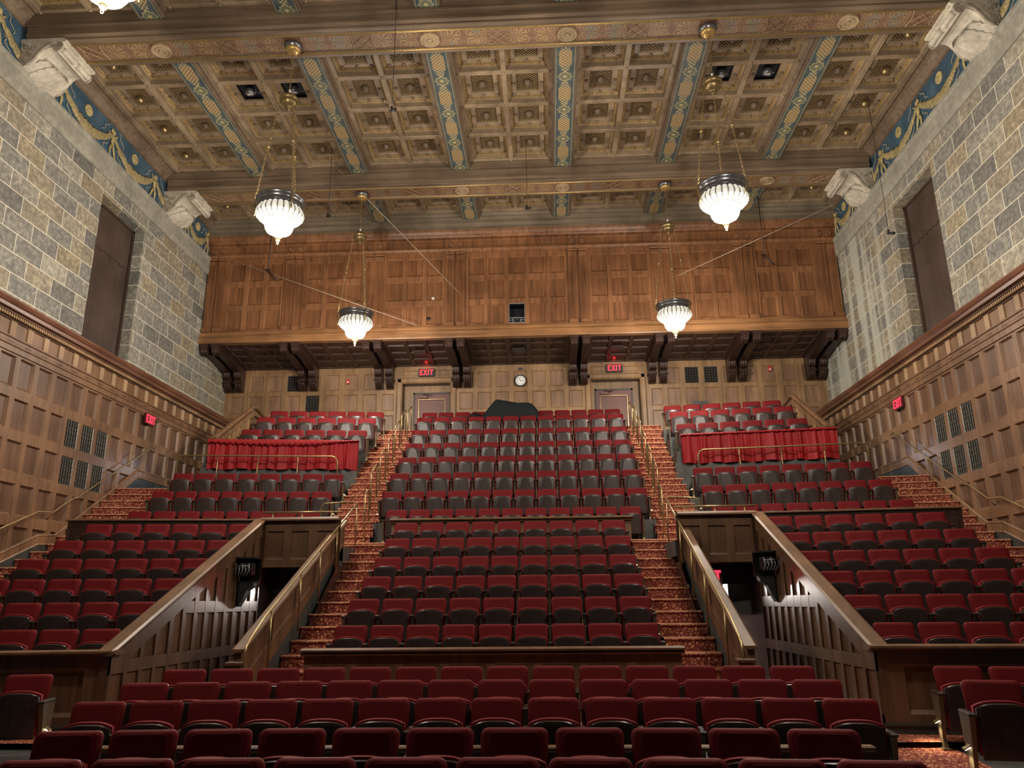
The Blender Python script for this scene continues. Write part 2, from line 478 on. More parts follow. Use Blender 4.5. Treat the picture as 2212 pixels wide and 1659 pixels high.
def frieze_mat():
    N = NT('blue_painted_frieze')
    f = N.noise(N.obj(), 1.3, 4, 0.6)
    g = N.noise(N.obj(), 14.0, 3, 0.6)
    c = N.ramp(f, [(0.30, (0.030, 0.068, 0.105)), (0.55, (0.052, 0.110, 0.165)), (0.75, (0.095, 0.165, 0.220))])
    c = N.mix(1.0, c, N.ramp(g, [(0.3, (0.8, 0.8, 0.8)), (0.7, (1.15, 1.15, 1.15))]), 'MULTIPLY')
    return N.done(c, 0.5)
M['frieze'] = frieze_mat()
M['paint_gold'] = speck('painted_gold_figures', (0.50, 0.40, 0.19), 16, 0.32, 0.65, 0, 0.3, 0.2, 2.5)
M['paint_garland'] = speck('painted_garland', (0.36, 0.29, 0.145), 22, 0.5, 0.7, 0, 0.3, 0.3, 3.0)
M['paint_ribbon'] = speck('painted_ribbon', (0.42, 0.38, 0.33), 12, 0.2, 0.65)

def grille_mat():
    return speck('dark_grille_metal', (0.16, 0.15, 0.13), 20, 0.2, 0.45, 0.5)
M['grille'] = grille_mat()
# ================================================================ layout numbers (metres; stage floor front = 0)
XW = 10.8                 # stone wall planes at +-XW
XP = 10.55                # wainscot planes
YB = 26.6                 # back wall
YX = 24.2                 # front of the booth over the last rows
FAN = math.tan(math.radians(7.5))
def fan_y(y0, x): return y0 - FAN * (abs(x) - 5.2)

C_ROWS = [(12.43, 1.45), (13.23, 1.85), (14.12, 2.24), (15.03, 2.63), (15.89, 3.05), (16.87, 3.46)]        # (Y of back top, Z of back top)
D_ROWS = [(18.60, 3.95), (19.39, 4.51), (20.34, 5.13), (21.40, 5.76), (22.38, 6.36), (23.33, 6.97), (24.24, 7.59), (25.22, 7.99)]
LA_ROWS = [(10.90 + .92 * k, z) for k, z in enumerate((1.47, 1.83, 2.20, 2.57, 2.955, 3.345))]
LB_ROWS = [(18.30 + .98 * k, z) for k, z in enumerate((3.92, 4.53, 5.14))]
LW_ROWS = [(21.72, 6.66), (22.80, 7.28), (23.88, 7.74)]
F_ROWS = [(5.02, .85), (6.18, .85), (8.08, .86), (8.97, .95), (9.88, 1.02)]
SH = .86                  # height of a seat back

def floor_z(y): return max(0.0, min(.19, .075 * (y - 8.05)))

# ---------------------------------------------------------------- floor, tiers, stairs
FLOOR = empty('floor', kind='structure', label='raked auditorium floor of stepped tiers and carpeted aisle stairs', cat='floor')
m = MB()
ys = [-4, 8.05, 9.0, 9.9, 10.6, 21.0]
for a, b in zip(ys[:-1], ys[1:]):
    m.quad((-XW, a, floor_z(a)), (XW, a, floor_z(a)), (XW, b, floor_z(b)), (-XW, b, floor_z(b)), 0)
m.build('front_floor', M['concrete'], FLOOR)
m = MB()
for s in (-1, 1):
    xs = (4.30, 5.42) if s > 0 else (-5.05, -4.05)
    for a, b in ((4.2, 8.05), (8.05, 9.0), (9.0, 9.9), (9.9, 10.6)):
        m.quad((xs[0], a, floor_z(a) + .012), (xs[1], a, floor_z(a) + .012), (xs[1], b, floor_z(b) + .012), (xs[0], b, floor_z(b) + .012), 0)
m.quad((-8, 9.72, .20), (8, 9.72, .20), (8, 11.3, .205), (-8, 11.3, .205), 0)
m.build('carpet_runner', M['carpet'], FLOOR)

m = MB()                                                     # centre tiers
for rows, x0, x1, yend in ((C_ROWS, -2.56, 2.69, 17.62), (D_ROWS, -3.35, 3.46, YB)):
    for k, (y, z) in enumerate(rows):
        ya = y - .74 if k or rows is D_ROWS else 11.45
        yb = rows[k + 1][0] - .74 if k + 1 < len(rows) else yend
        m.box(x0, ya, -.02, x1, yb, z - SH)
m.box(-3.35, 17.62, -.02, 3.46, 17.86, 3.09)
m.box(-4.46, 25.95, 4, 4.62, YB, 7.13)
m.build('centre_tiers', M['concrete'], FLOOR)

def fan_block(mb, s, xa, xb, ya, yb, z0, z1, mat=0):
    p = [(s * xa, fan_y(ya, xa)), (s * xb, fan_y(ya, xb)), (s * xb, fan_y(yb, xb)), (s * xa, fan_y(yb, xa))]
    mb.loft([[(x, y, z0) for x, y in p], [(x, y, z1) for x, y in p]], mat, True, True)

for s in (-1, 1):
    m = MB()
    for k, (y, z) in enumerate(LA_ROWS):
        fan_block(m, s, 4.93, 8.62, y - .66 if k else 10.42, LA_ROWS[k + 1][0] - .66 if k < 5 else 16.0, 0, z - SH)
    for k, (y, z) in enumerate(LB_ROWS):
        fan_block(m, s, 4.46, 9.16, y - .74 if k else 16.05, LB_ROWS[k + 1][0] - .74 if k < 2 else 20.75, 1.5, z - SH)
    fan_block(m, s, 4.46, 9.2, 20.45, 20.98, 1.5, 4.85)
    for k, (y, z) in enumerate(LW_ROWS):
        fan_block(m, s, 4.46, 8.55, y - .82 if k else 20.98, LW_ROWS[k + 1][0] - .82 if k < 2 else 27.2, 2, z - SH * 1.085)
    m.box(s * 8.5, 21.0, 3, s * XP, YB, 4.88)
    # landing above the passage mouth
    m.box(s * 3.36, 15.42, 2.62, s * 4.93, 17.2, 2.92)
    m.build('side_tiers', M['concrete'], FLOOR)

def stairs(name, x0, x1, steps, depth_back=.5, fan=False, drop=1.2):
    """steps: list of (y_nosing, z_top)"""
    mb = MB()
    for k, (y, z) in enumerate(steps):
        yn = steps[k + 1][0] if k + 1 < len(steps) else y + depth_back
        zb = steps[k - 1][1] - .02 if k else z - drop
        def Y(yy, x): return fan_y(yy, x) if fan else yy
        def ring(zz, dy): return [(x0, Y(y, x0) + dy, zz), (x1, Y(y, x1) + dy, zz)]
        a = [ring(zb, .02), ring(z - .045, .02), ring(z - .035, 0), ring(z - .014, 0), ring(z, .008)]
        for i in range(4):
            mb.quad(a[i][0], a[i][1], a[i + 1][1], a[i + 1][0], 1 if i == 3 else 0)
        mb.quad(a[4][0], a[4][1], (x1, Y(y, x1) + .05, z), (x0, Y(y, x0) + .05, z), 0)
        mb.quad((x0, Y(y, x0) + .05, z), (x1, Y(y, x1) + .05, z), (x1, Y(yn, x1) + .03, z), (x0, Y(yn, x0) + .03, z), 0)
    return mb.build(name, [M['carpet'], M['carpet_edge']], FLOOR)

low = [(10.78, .30)] + [(11.24 + .4455 * n, .40 + .2015 * n) for n in range(0, 14)]
low_b = [p for p in low if p[0] > 16.0]
low_a = [p for p in low if p[0] <= 16.0]
up = [(17.88, 3.10)]
while up[-1][1] < 7.0:
    up.append((up[-1][0] + .3115, up[-1][1] + .2035))
up = up[1:]
for s in (-1, 1):
    o = .08
    stairs('aisle_stairs', s * 2.62 + o, s * 3.42 + o, low_a, .9)
    stairs('aisle_stairs', s * 2.62 + o, s * 4.46 + o * .5, low_b + [(17.5, 3.10)], .9, False, .2)
    stairs('aisle_stairs', s * 3.36 + o * .6, s * 4.50 + o * .5, up, 1.6)
    st = [(16.75 - .46 * k, 2.95 - .1887 * k) for k in range(14, -1, -1)]
    y, z = 17.30, 3.153
    while z < 4.86: st.append((y, z)); y += .308; z += .203
    stairs('side_stairs', s * 8.6, s * (XP - .06), [(a + FAN * 5.15, b) for a, b in st], 1.5, True)

# ---------------------------------------------------------------- stone walls, ledge, frieze
def wall_side(s, name):
    side = 'left' if s < 0 else 'right'
    root = empty('wall_' + name, kind='structure', label='tall grey ashlar wall over panelled wainscot on the %s side' % side, cat='wall')
    X = lambda d: s * (XW - d)
    y0, y1, z0, z1 = 17.82, 20.02, 7.9, 12.38
    m = MB()
    Y0, Y1 = 4.0, YB
    for a, b, c, d in ((Y0, y0, 7.5, 12.9), (y1, Y1, 7.5, 12.9), (y0, y1, z1, 12.9)):
        m.quad((X(0), a, c), (X(0), b, c), (X(0), b, d), (X(0), a, d))
    r = .42
    m.quad((X(0), y1, z0), (X(0), y1, z1), (X(-r), y1, z1), (X(-r), y1, z0))
    m.quad((X(0), y0, z0), (X(0), y0, z1), (X(-r), y0, z1), (X(-r), y0, z0))
    m.quad((X(0), y0, z1), (X(0), y1, z1), (X(-r), y1, z1), (X(-r), y0, z1))
    m.build('ashlar_facing', M['stone'] if s < 0 else M['stone_r'], root)
    # dressed joint lines around the window opening
    m = MB()
    for w in (.20,):
        m.box(X(.004), y1 + w, 8.0, X(-.01), y1 + w + .012, z1 + w)
        m.box(X(.004), y0 - .0, z1 + w, X(-.01), y1 + w, z1 + w + .012)
    m.build('joint_line', M['ledge'], root)
    m = MB()
    prof = [(-.02, 12.86), (.05, 12.86), (.07, 12.92), (.09, 13.0), (.09, 13.34), (.13, 13.38), (.13, 13.46), (-.02, 13.46)]
    m.prism(prof, lambda d, z: (X(d), Y0, z), lambda d, z: (X(d), Y1, z))
    m.build('stone_ledge', M['ledge'], root)
    m = MB()
    m.quad((X(.01), Y0, 13.4), (X(.01), Y1, 13.4), (X(.01), Y1, 14.6), (X(.01), Y0, 14.6))
    m.build('painted_frieze', M['frieze'], root)
    m = MB()
    prof = [(.0, 14.46), (.05, 14.46), (.06, 14.52), (.20, 14.66), (.22, 14.72), (.26, 14.74), (.26, 14.84), (0, 14.84)]
    m.prism(prof, lambda d, z: (X(d), Y0, z), lambda d, z: (X(d), YX, z))
    m.build('ceiling_edge_trim', M['beam'], root)
    # wainscot
    P = lambda y, z, d: (s * (XP - d), y, z)
    us = []; k = 0
    y = 9.0 + .07
    cells = []
    base = 15.43 - .6345 * 11
    for i in range(31):
        c = base + .6345 * i
        cells.append((c + .075, c + .6345 - .075))
    vs = [(.35 + 0 * i, .9) for i in range(0)] + [(7.0 - .89 * i - .67, 7.0 - .89 * i) for i in range(7, -1, -1)]
    gcols = [12, 13, 14] if False else []
    ci = [i for i, c in enumerate(cells) if 17.3 < (c[0] + c[1]) / 2 < 19.25]
    holes = {(i, j) for i in ci for j in (5, 6)}
    m = MB()
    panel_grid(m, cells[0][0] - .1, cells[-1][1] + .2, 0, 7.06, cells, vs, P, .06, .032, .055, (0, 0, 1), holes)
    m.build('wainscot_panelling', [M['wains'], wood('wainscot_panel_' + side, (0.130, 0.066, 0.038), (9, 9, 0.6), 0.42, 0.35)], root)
    m = MB()
    for (i, j) in holes:
        a, b = cells[i]; c, d = vs[j]
        m.quad(P(a, c, -.12), P(b, c, -.12), P(b, d, -.12), P(a, d, -.12))
        for (p, q) in (((a, c), (b, c)), ((b, c), (b, d)), ((b, d), (a, d)), ((a, d), (a, c))):
            m.quad(P(*p, 0), P(*q, 0), P(*q, -.12), P(*p, -.12))
    m.build('grille_recess', M['void'], root)
    # entablature of the wainscot
    m = MB()
    prof = [(-.02, 7.05), (.03, 7.05), (.03, 7.17), (.055, 7.19), (.055, 7.23), (.03, 7.25), (.03, 7.33), (.06, 7.34), (.06, 7.37), (.02, 7.37), (.02, 7.70), (.06, 7.70), (.07, 7.74), (-.02, 7.74)]
    m.prism(prof, lambda d, z: P(cells[0][0], z, d), lambda d, z: P(YB, z, d))
    m.build('wainscot_frieze', M['wains'], root)
    m = MB()
    prof = [(-.05, 7.80), (.17, 7.80), (.17, 7.83), (.26, 7.84), (.27, 7.91), (.30, 7.93), (.335, 8.0), (.335, 8.03), (-.26, 8.03), (-.26, 7.80)]
    m.prism(prof, lambda d, z: P(cells[0][0], z, d), lambda d, z: P(YB, z, d))
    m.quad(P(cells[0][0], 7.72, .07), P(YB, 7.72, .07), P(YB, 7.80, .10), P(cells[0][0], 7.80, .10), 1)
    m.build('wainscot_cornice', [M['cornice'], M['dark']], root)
    m = MB()
    y = cells[0][0]
    while y < YB - .1:
        m.box(s * (XP - .08), y, 7.725, s * (XP - .145), y + .042, 7.795); y += .072
    m.build('dentil_course', M['wains_light'], root)
    y = 15.04 - .566 * 10
    tri = MB(); ros = MB()
    while y < YB - .3:
        for q in range(4):
            tri.prism([(0, .02), (.0, .05), (.012, .06), (.030, .06), (.042, .05), (.042, .02)], lambda u, d, y=y, q=q: P(y - .085 + q * .044 + u, 7.375, d), lambda u, d, y=y, q=q: P(y - .085 + q * .044 + u, 7.69, d))
            if q < 4: ros.box(s * (XP - .03), y - .08 + q * .045, 7.225, s * (XP - .06), y - .055 + q * .045, 7.255)
        yc = y + .283
        ros.lathe([(.0, .008), (.03, .012), (.04, .0), (.07, .012), (.10, .0), (.115, -.01)], 12, (s * (XP), yc, 7.53), 0, True, 'X', flute=lambda k, z: .18 * (k % 2)) if s < 0 else ros.lathe([(.0, -.008), (.03, -.012), (.04, -.0), (.07, -.012), (.10, -.0), (.115, .01)], 12, (s * XP, yc, 7.53), 0, True, 'X', flute=lambda k, z: .18 * (k % 2))
        y += .566
    tri.build('fluted_block', M['wains_light'], root)
    ros.build('carved_rosette', M['cornice'], root)
    # sloping skirting along the side stairs
    line = [(8.6, .02), (15.9, 2.66), (16.95, 3.09), (17.55, 3.14), (20.8, 5.20), (YB, 5.20)]
    m = MB()
    for (a, za), (b, zb) in zip(line[:-1], line[1:]):
        pr = [(.0, 0), (.035, 0), (.05, .02), (.035, .05), (.035, .19), (.05, .22), (.03, .25), (0, .26)]
        m.prism(pr, lambda d, z, a=a, za=za: P(a, za + z, d), lambda d, z, b=b, zb=zb: P(b, zb + z, d), 0)
        m.quad(P(a, za - .75, .03), P(b, zb - .75, .03), P(b, zb + .01, .03), P(a, za + .01, .03), 1)
    m.build('sloping_skirting', [M['wains'], M['base']], root)
    return root

WL = wall_side(-1, 'left')
WR = wall_side(1, 'right')

def relief_figure(mb, X, y, z, h, flip):
    """small painted child figure holding up a garland, in flat relief against the wall"""
    q = lambda dy, dz: (X, y + flip * dy * h, z + dz * h)
    T = lambda pts, r: mb.tube([q(*p) for p in pts], [k * h for k in r], 6, 0, True, True, (.35, 1, 1))
    T([(0, .44), (0, .55), (.01, .68), (0, .76)], [.085, .095, .10, .06])
    T([(-.03, .46), (-.10, .26), (-.07, .04), (-.12, .0)], [.07, .06, .04, .03])
    T([(.03, .46), (.12, .28), (.20, .10), (.25, .06)], [.07, .06, .04, .03])
    T([(.05, .70), (.16, .80), (.24, .90)], [.04, .035, .028])
    T([(-.05, .70), (-.17, .72), (-.26, .80)], [.04, .035, .028])
    mb.ball(q(.01, .88), .085 * h, 8, 0, (.4, 1, 1.1))
    T([(-.02, .97), (-.09, .93), (-.12, .84)], [.04, .05, .03])

def frieze_art(root, s):
    X = s * (XW - .035)
    ys = [11.0, 13.3, 15.55, 17.85, 20.15, 22.35, 23.9]
    for i, y in enumerate(ys):
        m = MB(); relief_figure(m, X, y, 13.50, .86, 1 if i % 2 else -1)
        m.build('painted_figure', M['paint_gold'], root)
    for a, b in zip(ys[:-1], ys[1:]):
        m = MB(); pts = []; rr = []
        n = 22
        for k in range(n + 1):
            t = k / n
            pts.append((X, a + (b - a) * t, 14.20 - .52 * (1 - (2 * t - 1) ** 2) + .02 * random.uniform(-1, 1)))
            rr.append((.05 + .10 * math.sin(math.pi * t)) * random.uniform(.85, 1.2))
        m.tube(pts, rr, 7, 0, True, True, (.25, 1, 1))
        m.build('painted_garland', M['paint_garland'], root)
        m = MB(); c = (a + b) / 2
        m.lathe([(0, .03), (.05, .03), (.06, .018), (.10, .018), (.115, .03), (.15, .03), (.16, .0)] if s < 0 else [(0, -.03), (.05, -.03), (.06, -.018), (.10, -.018), (.115, -.03), (.15, -.03), (.16, 0)], 16, (s * (XW - .01), c, 14.16), 0, True, 'X')
        m.build('painted_roundel', M['paint_gold'], root)
        m = MB()
        for y, w in ((a + .22, 1), (b - .22, -1), (a + .2, 2), (b - .2, -2)):
            z0, amp = (14.42, .05) if abs(w) == 1 else (13.86, .06)
            m.tube([(X, y + (w / abs(w)) * (.02 + .035 * k) + amp * math.sin(k * 1.25), z0 - .045 * k) for k in range(9)], .016, 4, 0, True, True, (.4, 1, 1))
        m.build('painted_ribbon', M['paint_ribbon'], root)
frieze_art(WL, -1)
frieze_art(WR, 1)

# ---------------------------------------------------------------- windows (dark shades set in the stone)
for n, s in ((1, -1), (2, 1)):
    root = empty('window_%d' % n, kind='structure', label='tall window closed by a dark brown shade in the %s stone wall' % ('left' if s < 0 else 'right'), cat='window')
    y0, y1, z0, z1 = 17.82, 20.02, 7.9, 12.38
    m = MB()
    xf = s * (XW + .28)
    for a, b, c, d in ((y0, y0 + .07, z0, z1), (y1 - .09, y1, z0, z1), (y0, y1, z1 - .07, z1)):
        m.bbox(xf, a, c, xf + s * .1, b, d, .008)
    m.build('shade_frame', M['shutter_frame'], root)
    m = MB()
    m.box(s * (XW + .33), y0 + .05, z0, s * (XW + .36), y1 - .08, z1)
    m.build('shade_panel', M['shutter'], root)
    m = MB()
    pts = []
    for k in range(25):
        t = k / 24
        pts.append((y0 + .07 + (y1 - .17 - y0) * t, 11.12 + .035 * math.sin(k * 2.1) + .02 * math.sin(k * 5.3)))
    for (a, za), (b, zb) in zip(pts[:-1], pts[1:]):
        m.quad((s * (XW + .325), a, za), (s * (XW + .325), b, zb), (s * (XW + .325), b, z1 - .05), (s * (XW + .325), a, z1 - .05))
        m.quad((s * (XW + .318), a, za), (s * (XW + .318), b, zb), (s * (XW + .318), b, zb + .02), (s * (XW + .318), a, za + .02), 1)
    m.build('upper_shade', [M['shutter'], M['dark']], root)

# ---------------------------------------------------------------- back wall with two doors
BW = empty('wall_back', kind='structure', label='oak-panelled back wall behind the last rows under the booth', cat='wall')
PB = lambda x, z, d: (x, YB - d, z)
m = MB()
vs = vs_b = [(7.52, 8.28), (8.44, 9.08), (9.24, 9.84)]
colsA = [(c - .25, c + .25) for c in (-10.36, -9.66, -8.96, -8.27, -7.56, -6.86, -6.16, -5.46, -4.80)]
colsA[-1] = (-5.02, -4.58)
colsB = [(.0 + .655 * k - .245, .0 + .655 * k + .245) for k in (-3, -2, -1, 0, 1, 2, 3)]
colsC = [(c - .24, c + .24) for c in (4.86, 5.46, 6.12, 6.80, 7.50, 8.18, 8.86, 9.56, 10.26)]
colsC[0] = (4.66, 5.06)
panel_grid(m, -XW, -4.50, 4.8, 10.42, colsA, vs, PB, .04, .03, .045, (0, 0, 1), {(4, 1), (3, 2)})
panel_grid(m, -2.32, 2.36, 4.8, 10.42, colsB, vs, PB, .04, .03, .045, (0, 0, 1))
panel_grid(m, 4.46, XW, 4.8, 10.42, colsC, vs, PB, .04, .03, .045, (0, 0, 1), {(2, 2), (3, 2)})
m.build('back_panelling', [M['back'], M['back_panel']], BW)
m = MB()
for (c, v) in ((colsA[4], vs[1]), (colsA[3], vs[2]), (colsC[2], vs[2]), (colsC[3], vs[2])):
    m.quad(PB(c[0], v[0], -.1), PB(c[1], v[0], -.1), PB(c[1], v[1], -.1), PB(c[0], v[1], -.1))
m.build('grille_recess', M['void'], BW)
for s in (-1, 1):                                         # cornice of the wainscot returning on the back wall
    m = MB()
    prof = [(-.05, 7.80), (.10, 7.80), (.10, 7.84), (.20, 7.88), (.24, 8.0), (.24, 8.03), (-.05, 8.03)]
    m.prism(prof, lambda d, z: (s * XP, YB - d, z), lambda d, z: (s * 8.0, YB - d, z))
    m.build('return_cornice', M['cornice'], BW)

for n, (s, xa, xb, la, lb) in ((1, (-1, -4.27, -2.54, -3.87, -2.62)), (2, (1, 2.53, 4.26, 2.72, 3.97))):
    root = empty('door_%d' % n, kind='structure', label='plum brown door in a deep oak frame, %s of the wall clock' % ('left' if s < 0 else 'right'), cat='door')
    m = MB()
    # casing
    for a, b in ((xa - .22, xa), (xb, xb + .22)):
        m.prism([(a, 0), (a, .05), (a + .05, .09), (b - .05, .09), (b, .05), (b, -.02), (a, -.02)], lambda x, d: (x, YB - d, 7.1), lambda x, d: (x, YB - d, 9.64))
    m.prism([(9.43, -.02), (9.43, .05), (9.48, .09), (9.6, .09), (9.66, .05), (9.66, -.02)], lambda z, d: (xa - .22, YB - d, z), lambda z, d: (xb + .22, YB - d, z))
    panel_grid(m, xa - .22, xb + .22, 9.66, 10.42, [(xa + .0, xb - .0)], [(9.72, 9.93)], lambda x, z, d: (x, YB - .03 - d, z), .03, .03)
    m.build('door_casing', M['back'], root)
    yd = YB + .38
    m = MB()
    m.quad((xa, YB, 7.1), (xa, yd, 7.1), (xa, yd, 9.43), (xa, YB, 9.43))
    m.quad((xb, YB, 7.1), (xb, yd, 7.1), (xb, yd, 9.43), (xb, YB, 9.43))
    m.quad((xa, YB, 9.43), (xb, YB, 9.43), (xb, yd, 9.43), (xa, yd, 9.43))
    m.build('door_reveal', M['bracket'], root)
    m = MB()
    for a, b, c, d in ((xa, la - .05, 7.1, 9.43), (lb + .05, xb, 7.1, 9.43), (la - .05, lb + .05, 9.16, 9.43)):
        m.box(a, yd - .05, c, b, yd + .05, d, 0)
    for a, b, c, d in ((la - .06, la, 7.1, 9.18), (lb, lb + .06, 7.1, 9.18), (la - .06, lb + .06, 9.12, 9.18)):
        m.box(a, yd - .07, c, b, yd - .02, d, 1)
    m.build('door_frame', [M['back'], M['doorframe']], root)
    m = MB()
    panel_grid(m, la, lb, 7.14, 9.12, [(la + .16, lb - .16)], [(7.4, 8.92)], lambda x, z, d: (x, yd - .03 - d, z), .025, .02)
    lf = m.build('door_leaf', M['door'], root)
    m = MB()
    m.box(la + .15, yd - .062, 8.915, lb - .15, yd - .05, 8.935, 0)
    m.box(la + .14, yd - .062, 7.45, la + .155, yd - .05, 8.92, 0); m.box(lb - .155, yd - .062, 7.45, lb - .14, yd - .05, 8.92, 0)
    m.build('door_panel_bead', M['brass'], lf)
    m = MB()
    m.bbox(la + .15, yd - .12, 8.96, la + .47, yd - .035, 9.05, .01, 0)
    m.tube([(la + .42, yd - .10, 9.03), (la + .62, yd - .28, 9.07), (la + .30, yd - .08, 9.11)], .014, 5, 1)
    m.build('door_closer', [M['door'], M['cable']], lf)

# ---------------------------------------------------------------- projection booth across the back
BO = empty('wall_booth', kind='structure', label='panelled walnut booth front spanning the hall above the last rows', cat='wall')
PX = lambda x, z, d: (x, YX - d, z)
PAIRS = [-10.42, -7.69, -4.90, -2.10, 2.08, 4.88, 7.66, 10.42]
m = MB()
cells_done = []
for i, (a, b) in enumerate(zip(PAIRS[:-1], PAIRS[1:])):
    x0, x1 = a + .33, b - .33
    if i == 0: x0 = a + .33
    n = 5 if i == 3 else 3
    us = spans(x0, x1, n, .145, .115)
    vs = [(10.79, 11.49), (11.68, 12.38), (12.57, 13.23)]
    holes = {(2, 0)} if i == 3 else set()
    panel_grid(m, x0, x1, 10.72, 13.42, us, vs, PX, .045, .028, .055, (0, 0, 1), holes)
    if i == 3:
        hx, hz = us[2], vs[0]
for a in PAIRS:
    m.quad(PX(a - .33, 10.72, 0), PX(a + .33, 10.72, 0), PX(a + .33, 13.42, 0), PX(a - .33, 13.42, 0))
m.build('booth_panelling', [M['booth'], wood('booth_panel_wood', (0.205, 0.086, 0.036), (9, 9, 0.5), 0.40)], BO)
for i, a in enumerate(PAIRS):
    for q in (-1, 1):
        c = a + q * .183
        if abs(c) > XW - .1: c = math.copysign(XW - .15, c)
        w = .135
        m = MB()
        pr = [(c - w, 0), (c - w, .06)]
        for k in range(6):
            f = c - w + .03 + k * .035
            pr += [(f, .06), (f + .006, .045), (f + .022, .045), (f + .028, .06)]
        pr += [(c + w, .06), (c + w, 0)]
        m.prism(pr, lambda x, d: PX(x, 10.86, d), lambda x, d: PX(x, 13.18, d))
        m.bbox(c - w - .02, YX - .085, 10.72, c + w + .02, YX, 10.87, .015)
        m.bbox(c - w - .0, YX - .075, 13.17, c + w + .0, YX, 13.24, .012)
        m.bbox(c - w - .015, YX - .09, 13.24, c + w + .015, YX, 13.31, .012)
        m.bbox(c - w - .03, YX - .11, 13.34, c + w + .03, YX, 13.42, .015)
        m.build('pilaster', M['booth'], BO)
m = MB()
prof = [(-.1, 13.40), (.09, 13.40), (.10, 13.46), (.13, 13.50), (.13, 13.53), (.05, 13.54), (.05, 13.84), (.08, 13.86), (.08, 13.93), (.13, 13.94), (.16, 13.99), (.20, 14.02), (.24, 14.10), (.26, 14.18), (-.1, 14.20)]
m.prism(prof, lambda d, z: PX(-XW, z, d), lambda d, z: PX(XW, z, d))
m.build('booth_entablature', M['booth'], BO)
m = MB(); x = -XW + .05
while x < XW - .05:
    m.box(x, YX - .115, 13.875, x + .035, YX - .07, 13.925); x += .062
m.build('dentil_course', M['booth'], BO)
for a in PAIRS:
    for q in (-1, 1):
        c = a + q * .17
        if abs(c) > XW - .2: continue
        m = MB()
        m.lathe([(.0, -.075), (.025, -.078), (.03, -.06), (.06, -.06), (.075, -.08), (.095, -.08), (.105, -.05)], 16, (c, YX, 13.69), 0, True, 'Y')
        m.build('roundel', M['booth'], BO)
m = MB()
prof = [(-.1, 10.28), (.13, 10.28), (.14, 10.31), (.14, 10.52), (.12, 10.54), (.10, 10.58), (.10, 10.64), (.06, 10.66), (.06, 10.70), (.03, 10.74), (-.1, 10.74)]
m.prism(prof, lambda d, z: PX(-XW, z, d), lambda d, z: PX(XW, z, d))
m.build('booth_fascia', M['booth_edge'], BO)
# window of the booth with the projector shelf
m = MB()
a, b = hx; c, d = hz
for (p, q) in (((a, c), (b, c)), ((b, c), (b, d)), ((b, d), (a, d)), ((a, d), (a, c))):
    m.quad(PX(*p, 0), PX(*q, 0), PX(*q, -.5), PX(*p, -.5), 0)
m.quad(PX(a, c, -.5), PX(b, c, -.5), PX(b, d, -.5), PX(a, d, -.5), 0)
m.build('projection_opening', M['navy'], BO)
m = MB()
for p, q in (((a, c), (a + .012, d)), ((b - .012, c), (b, d)), ((a, d - .012), (b, d)), ((a, c), (b, c + .012))):
    m.box(p[0], YX - .01, p[1], q[0], YX + .03, q[1])
m.build('opening_trim', M['gm'], BO)
m = MB()
for z in (c + .03, c + .115, c + .195):
    m.box(a + .02, YX + .06, z, a + .14, YX + .09, z + .022, 0); m.box(b - .14, YX + .06, z, b - .02, YX + .09, z + .022, 0)
m.box(a + .13, YX + .06, c + .02, a + .15, YX + .09, c + .22, 0); m.box(b - .15, YX + .06, c + .02, b - .13, YX + .09, c + .22, 0)
m.box(a + .14, YX + .06, c + .20, b - .14, YX + .09, c + .22, 0)
m.box(a + .155, YX + .05, c + .01, b - .155, YX + .4, c + .19, 1)
m.lathe([(.06, 0), (.06, -.03), (.045, -.03), (.04, -.01), (.0, -.01)], 16, ((a + b) / 2, YX + .05, c + .1), 1, True, 'Y')
pj = m.build('projector', [M['gm'], M['black']], None)
tag(pj, 'small dark projector in the square opening of the walnut booth front', 'projector')
# soffit
PS = lambda x, y, d: (x, y, 10.30 - (y - YX) * .095 - d)
m = MB()
for i, (a, b) in enumerate(zip(PAIRS[:-1], PAIRS[1:])):
    x0, x1 = a + .33, b - .33
    n = 5 if i == 3 else 3
    panel_grid(m, x0, x1, YX, YB, spans(x0, x1, n, .13, .10), spans(YX, YB, 4, .10, .08), PS, .05, .03, .03, (0, 0, 0))
for a in PAIRS:
    m.quad(PS(a - .33, YX, 0), PS(a + .33, YX, 0), PS(a + .33, YB, 0), PS(a - .33, YB, 0), 1)
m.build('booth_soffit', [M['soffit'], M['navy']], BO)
m = MB()
for x in (-3.42, 0.0, 3.36):
    a = YX + .76 if abs(x) < 1 else YX + .74
    m.box(x - .21, YX + .78, 10.14, x + .21, YX + 1.2, 10.155)
m.build('soffit_vent', M['base'], BO)
m = MB()
m.box(-XW, YX + .01, 10.5, XW, YX + .05, 15.2)
m.box(-XW, YB + .0, 10.3, XW, YB + .04, 15.2)
for (p, q) in ((-XW, -4.5), (-2.3, 2.34), (4.48, XW)):
    m.box(p, YB + .13, 4.0, q, YB + .16, 10.4)
m.build('booth_carcass', M['dark'], BO) if False else None

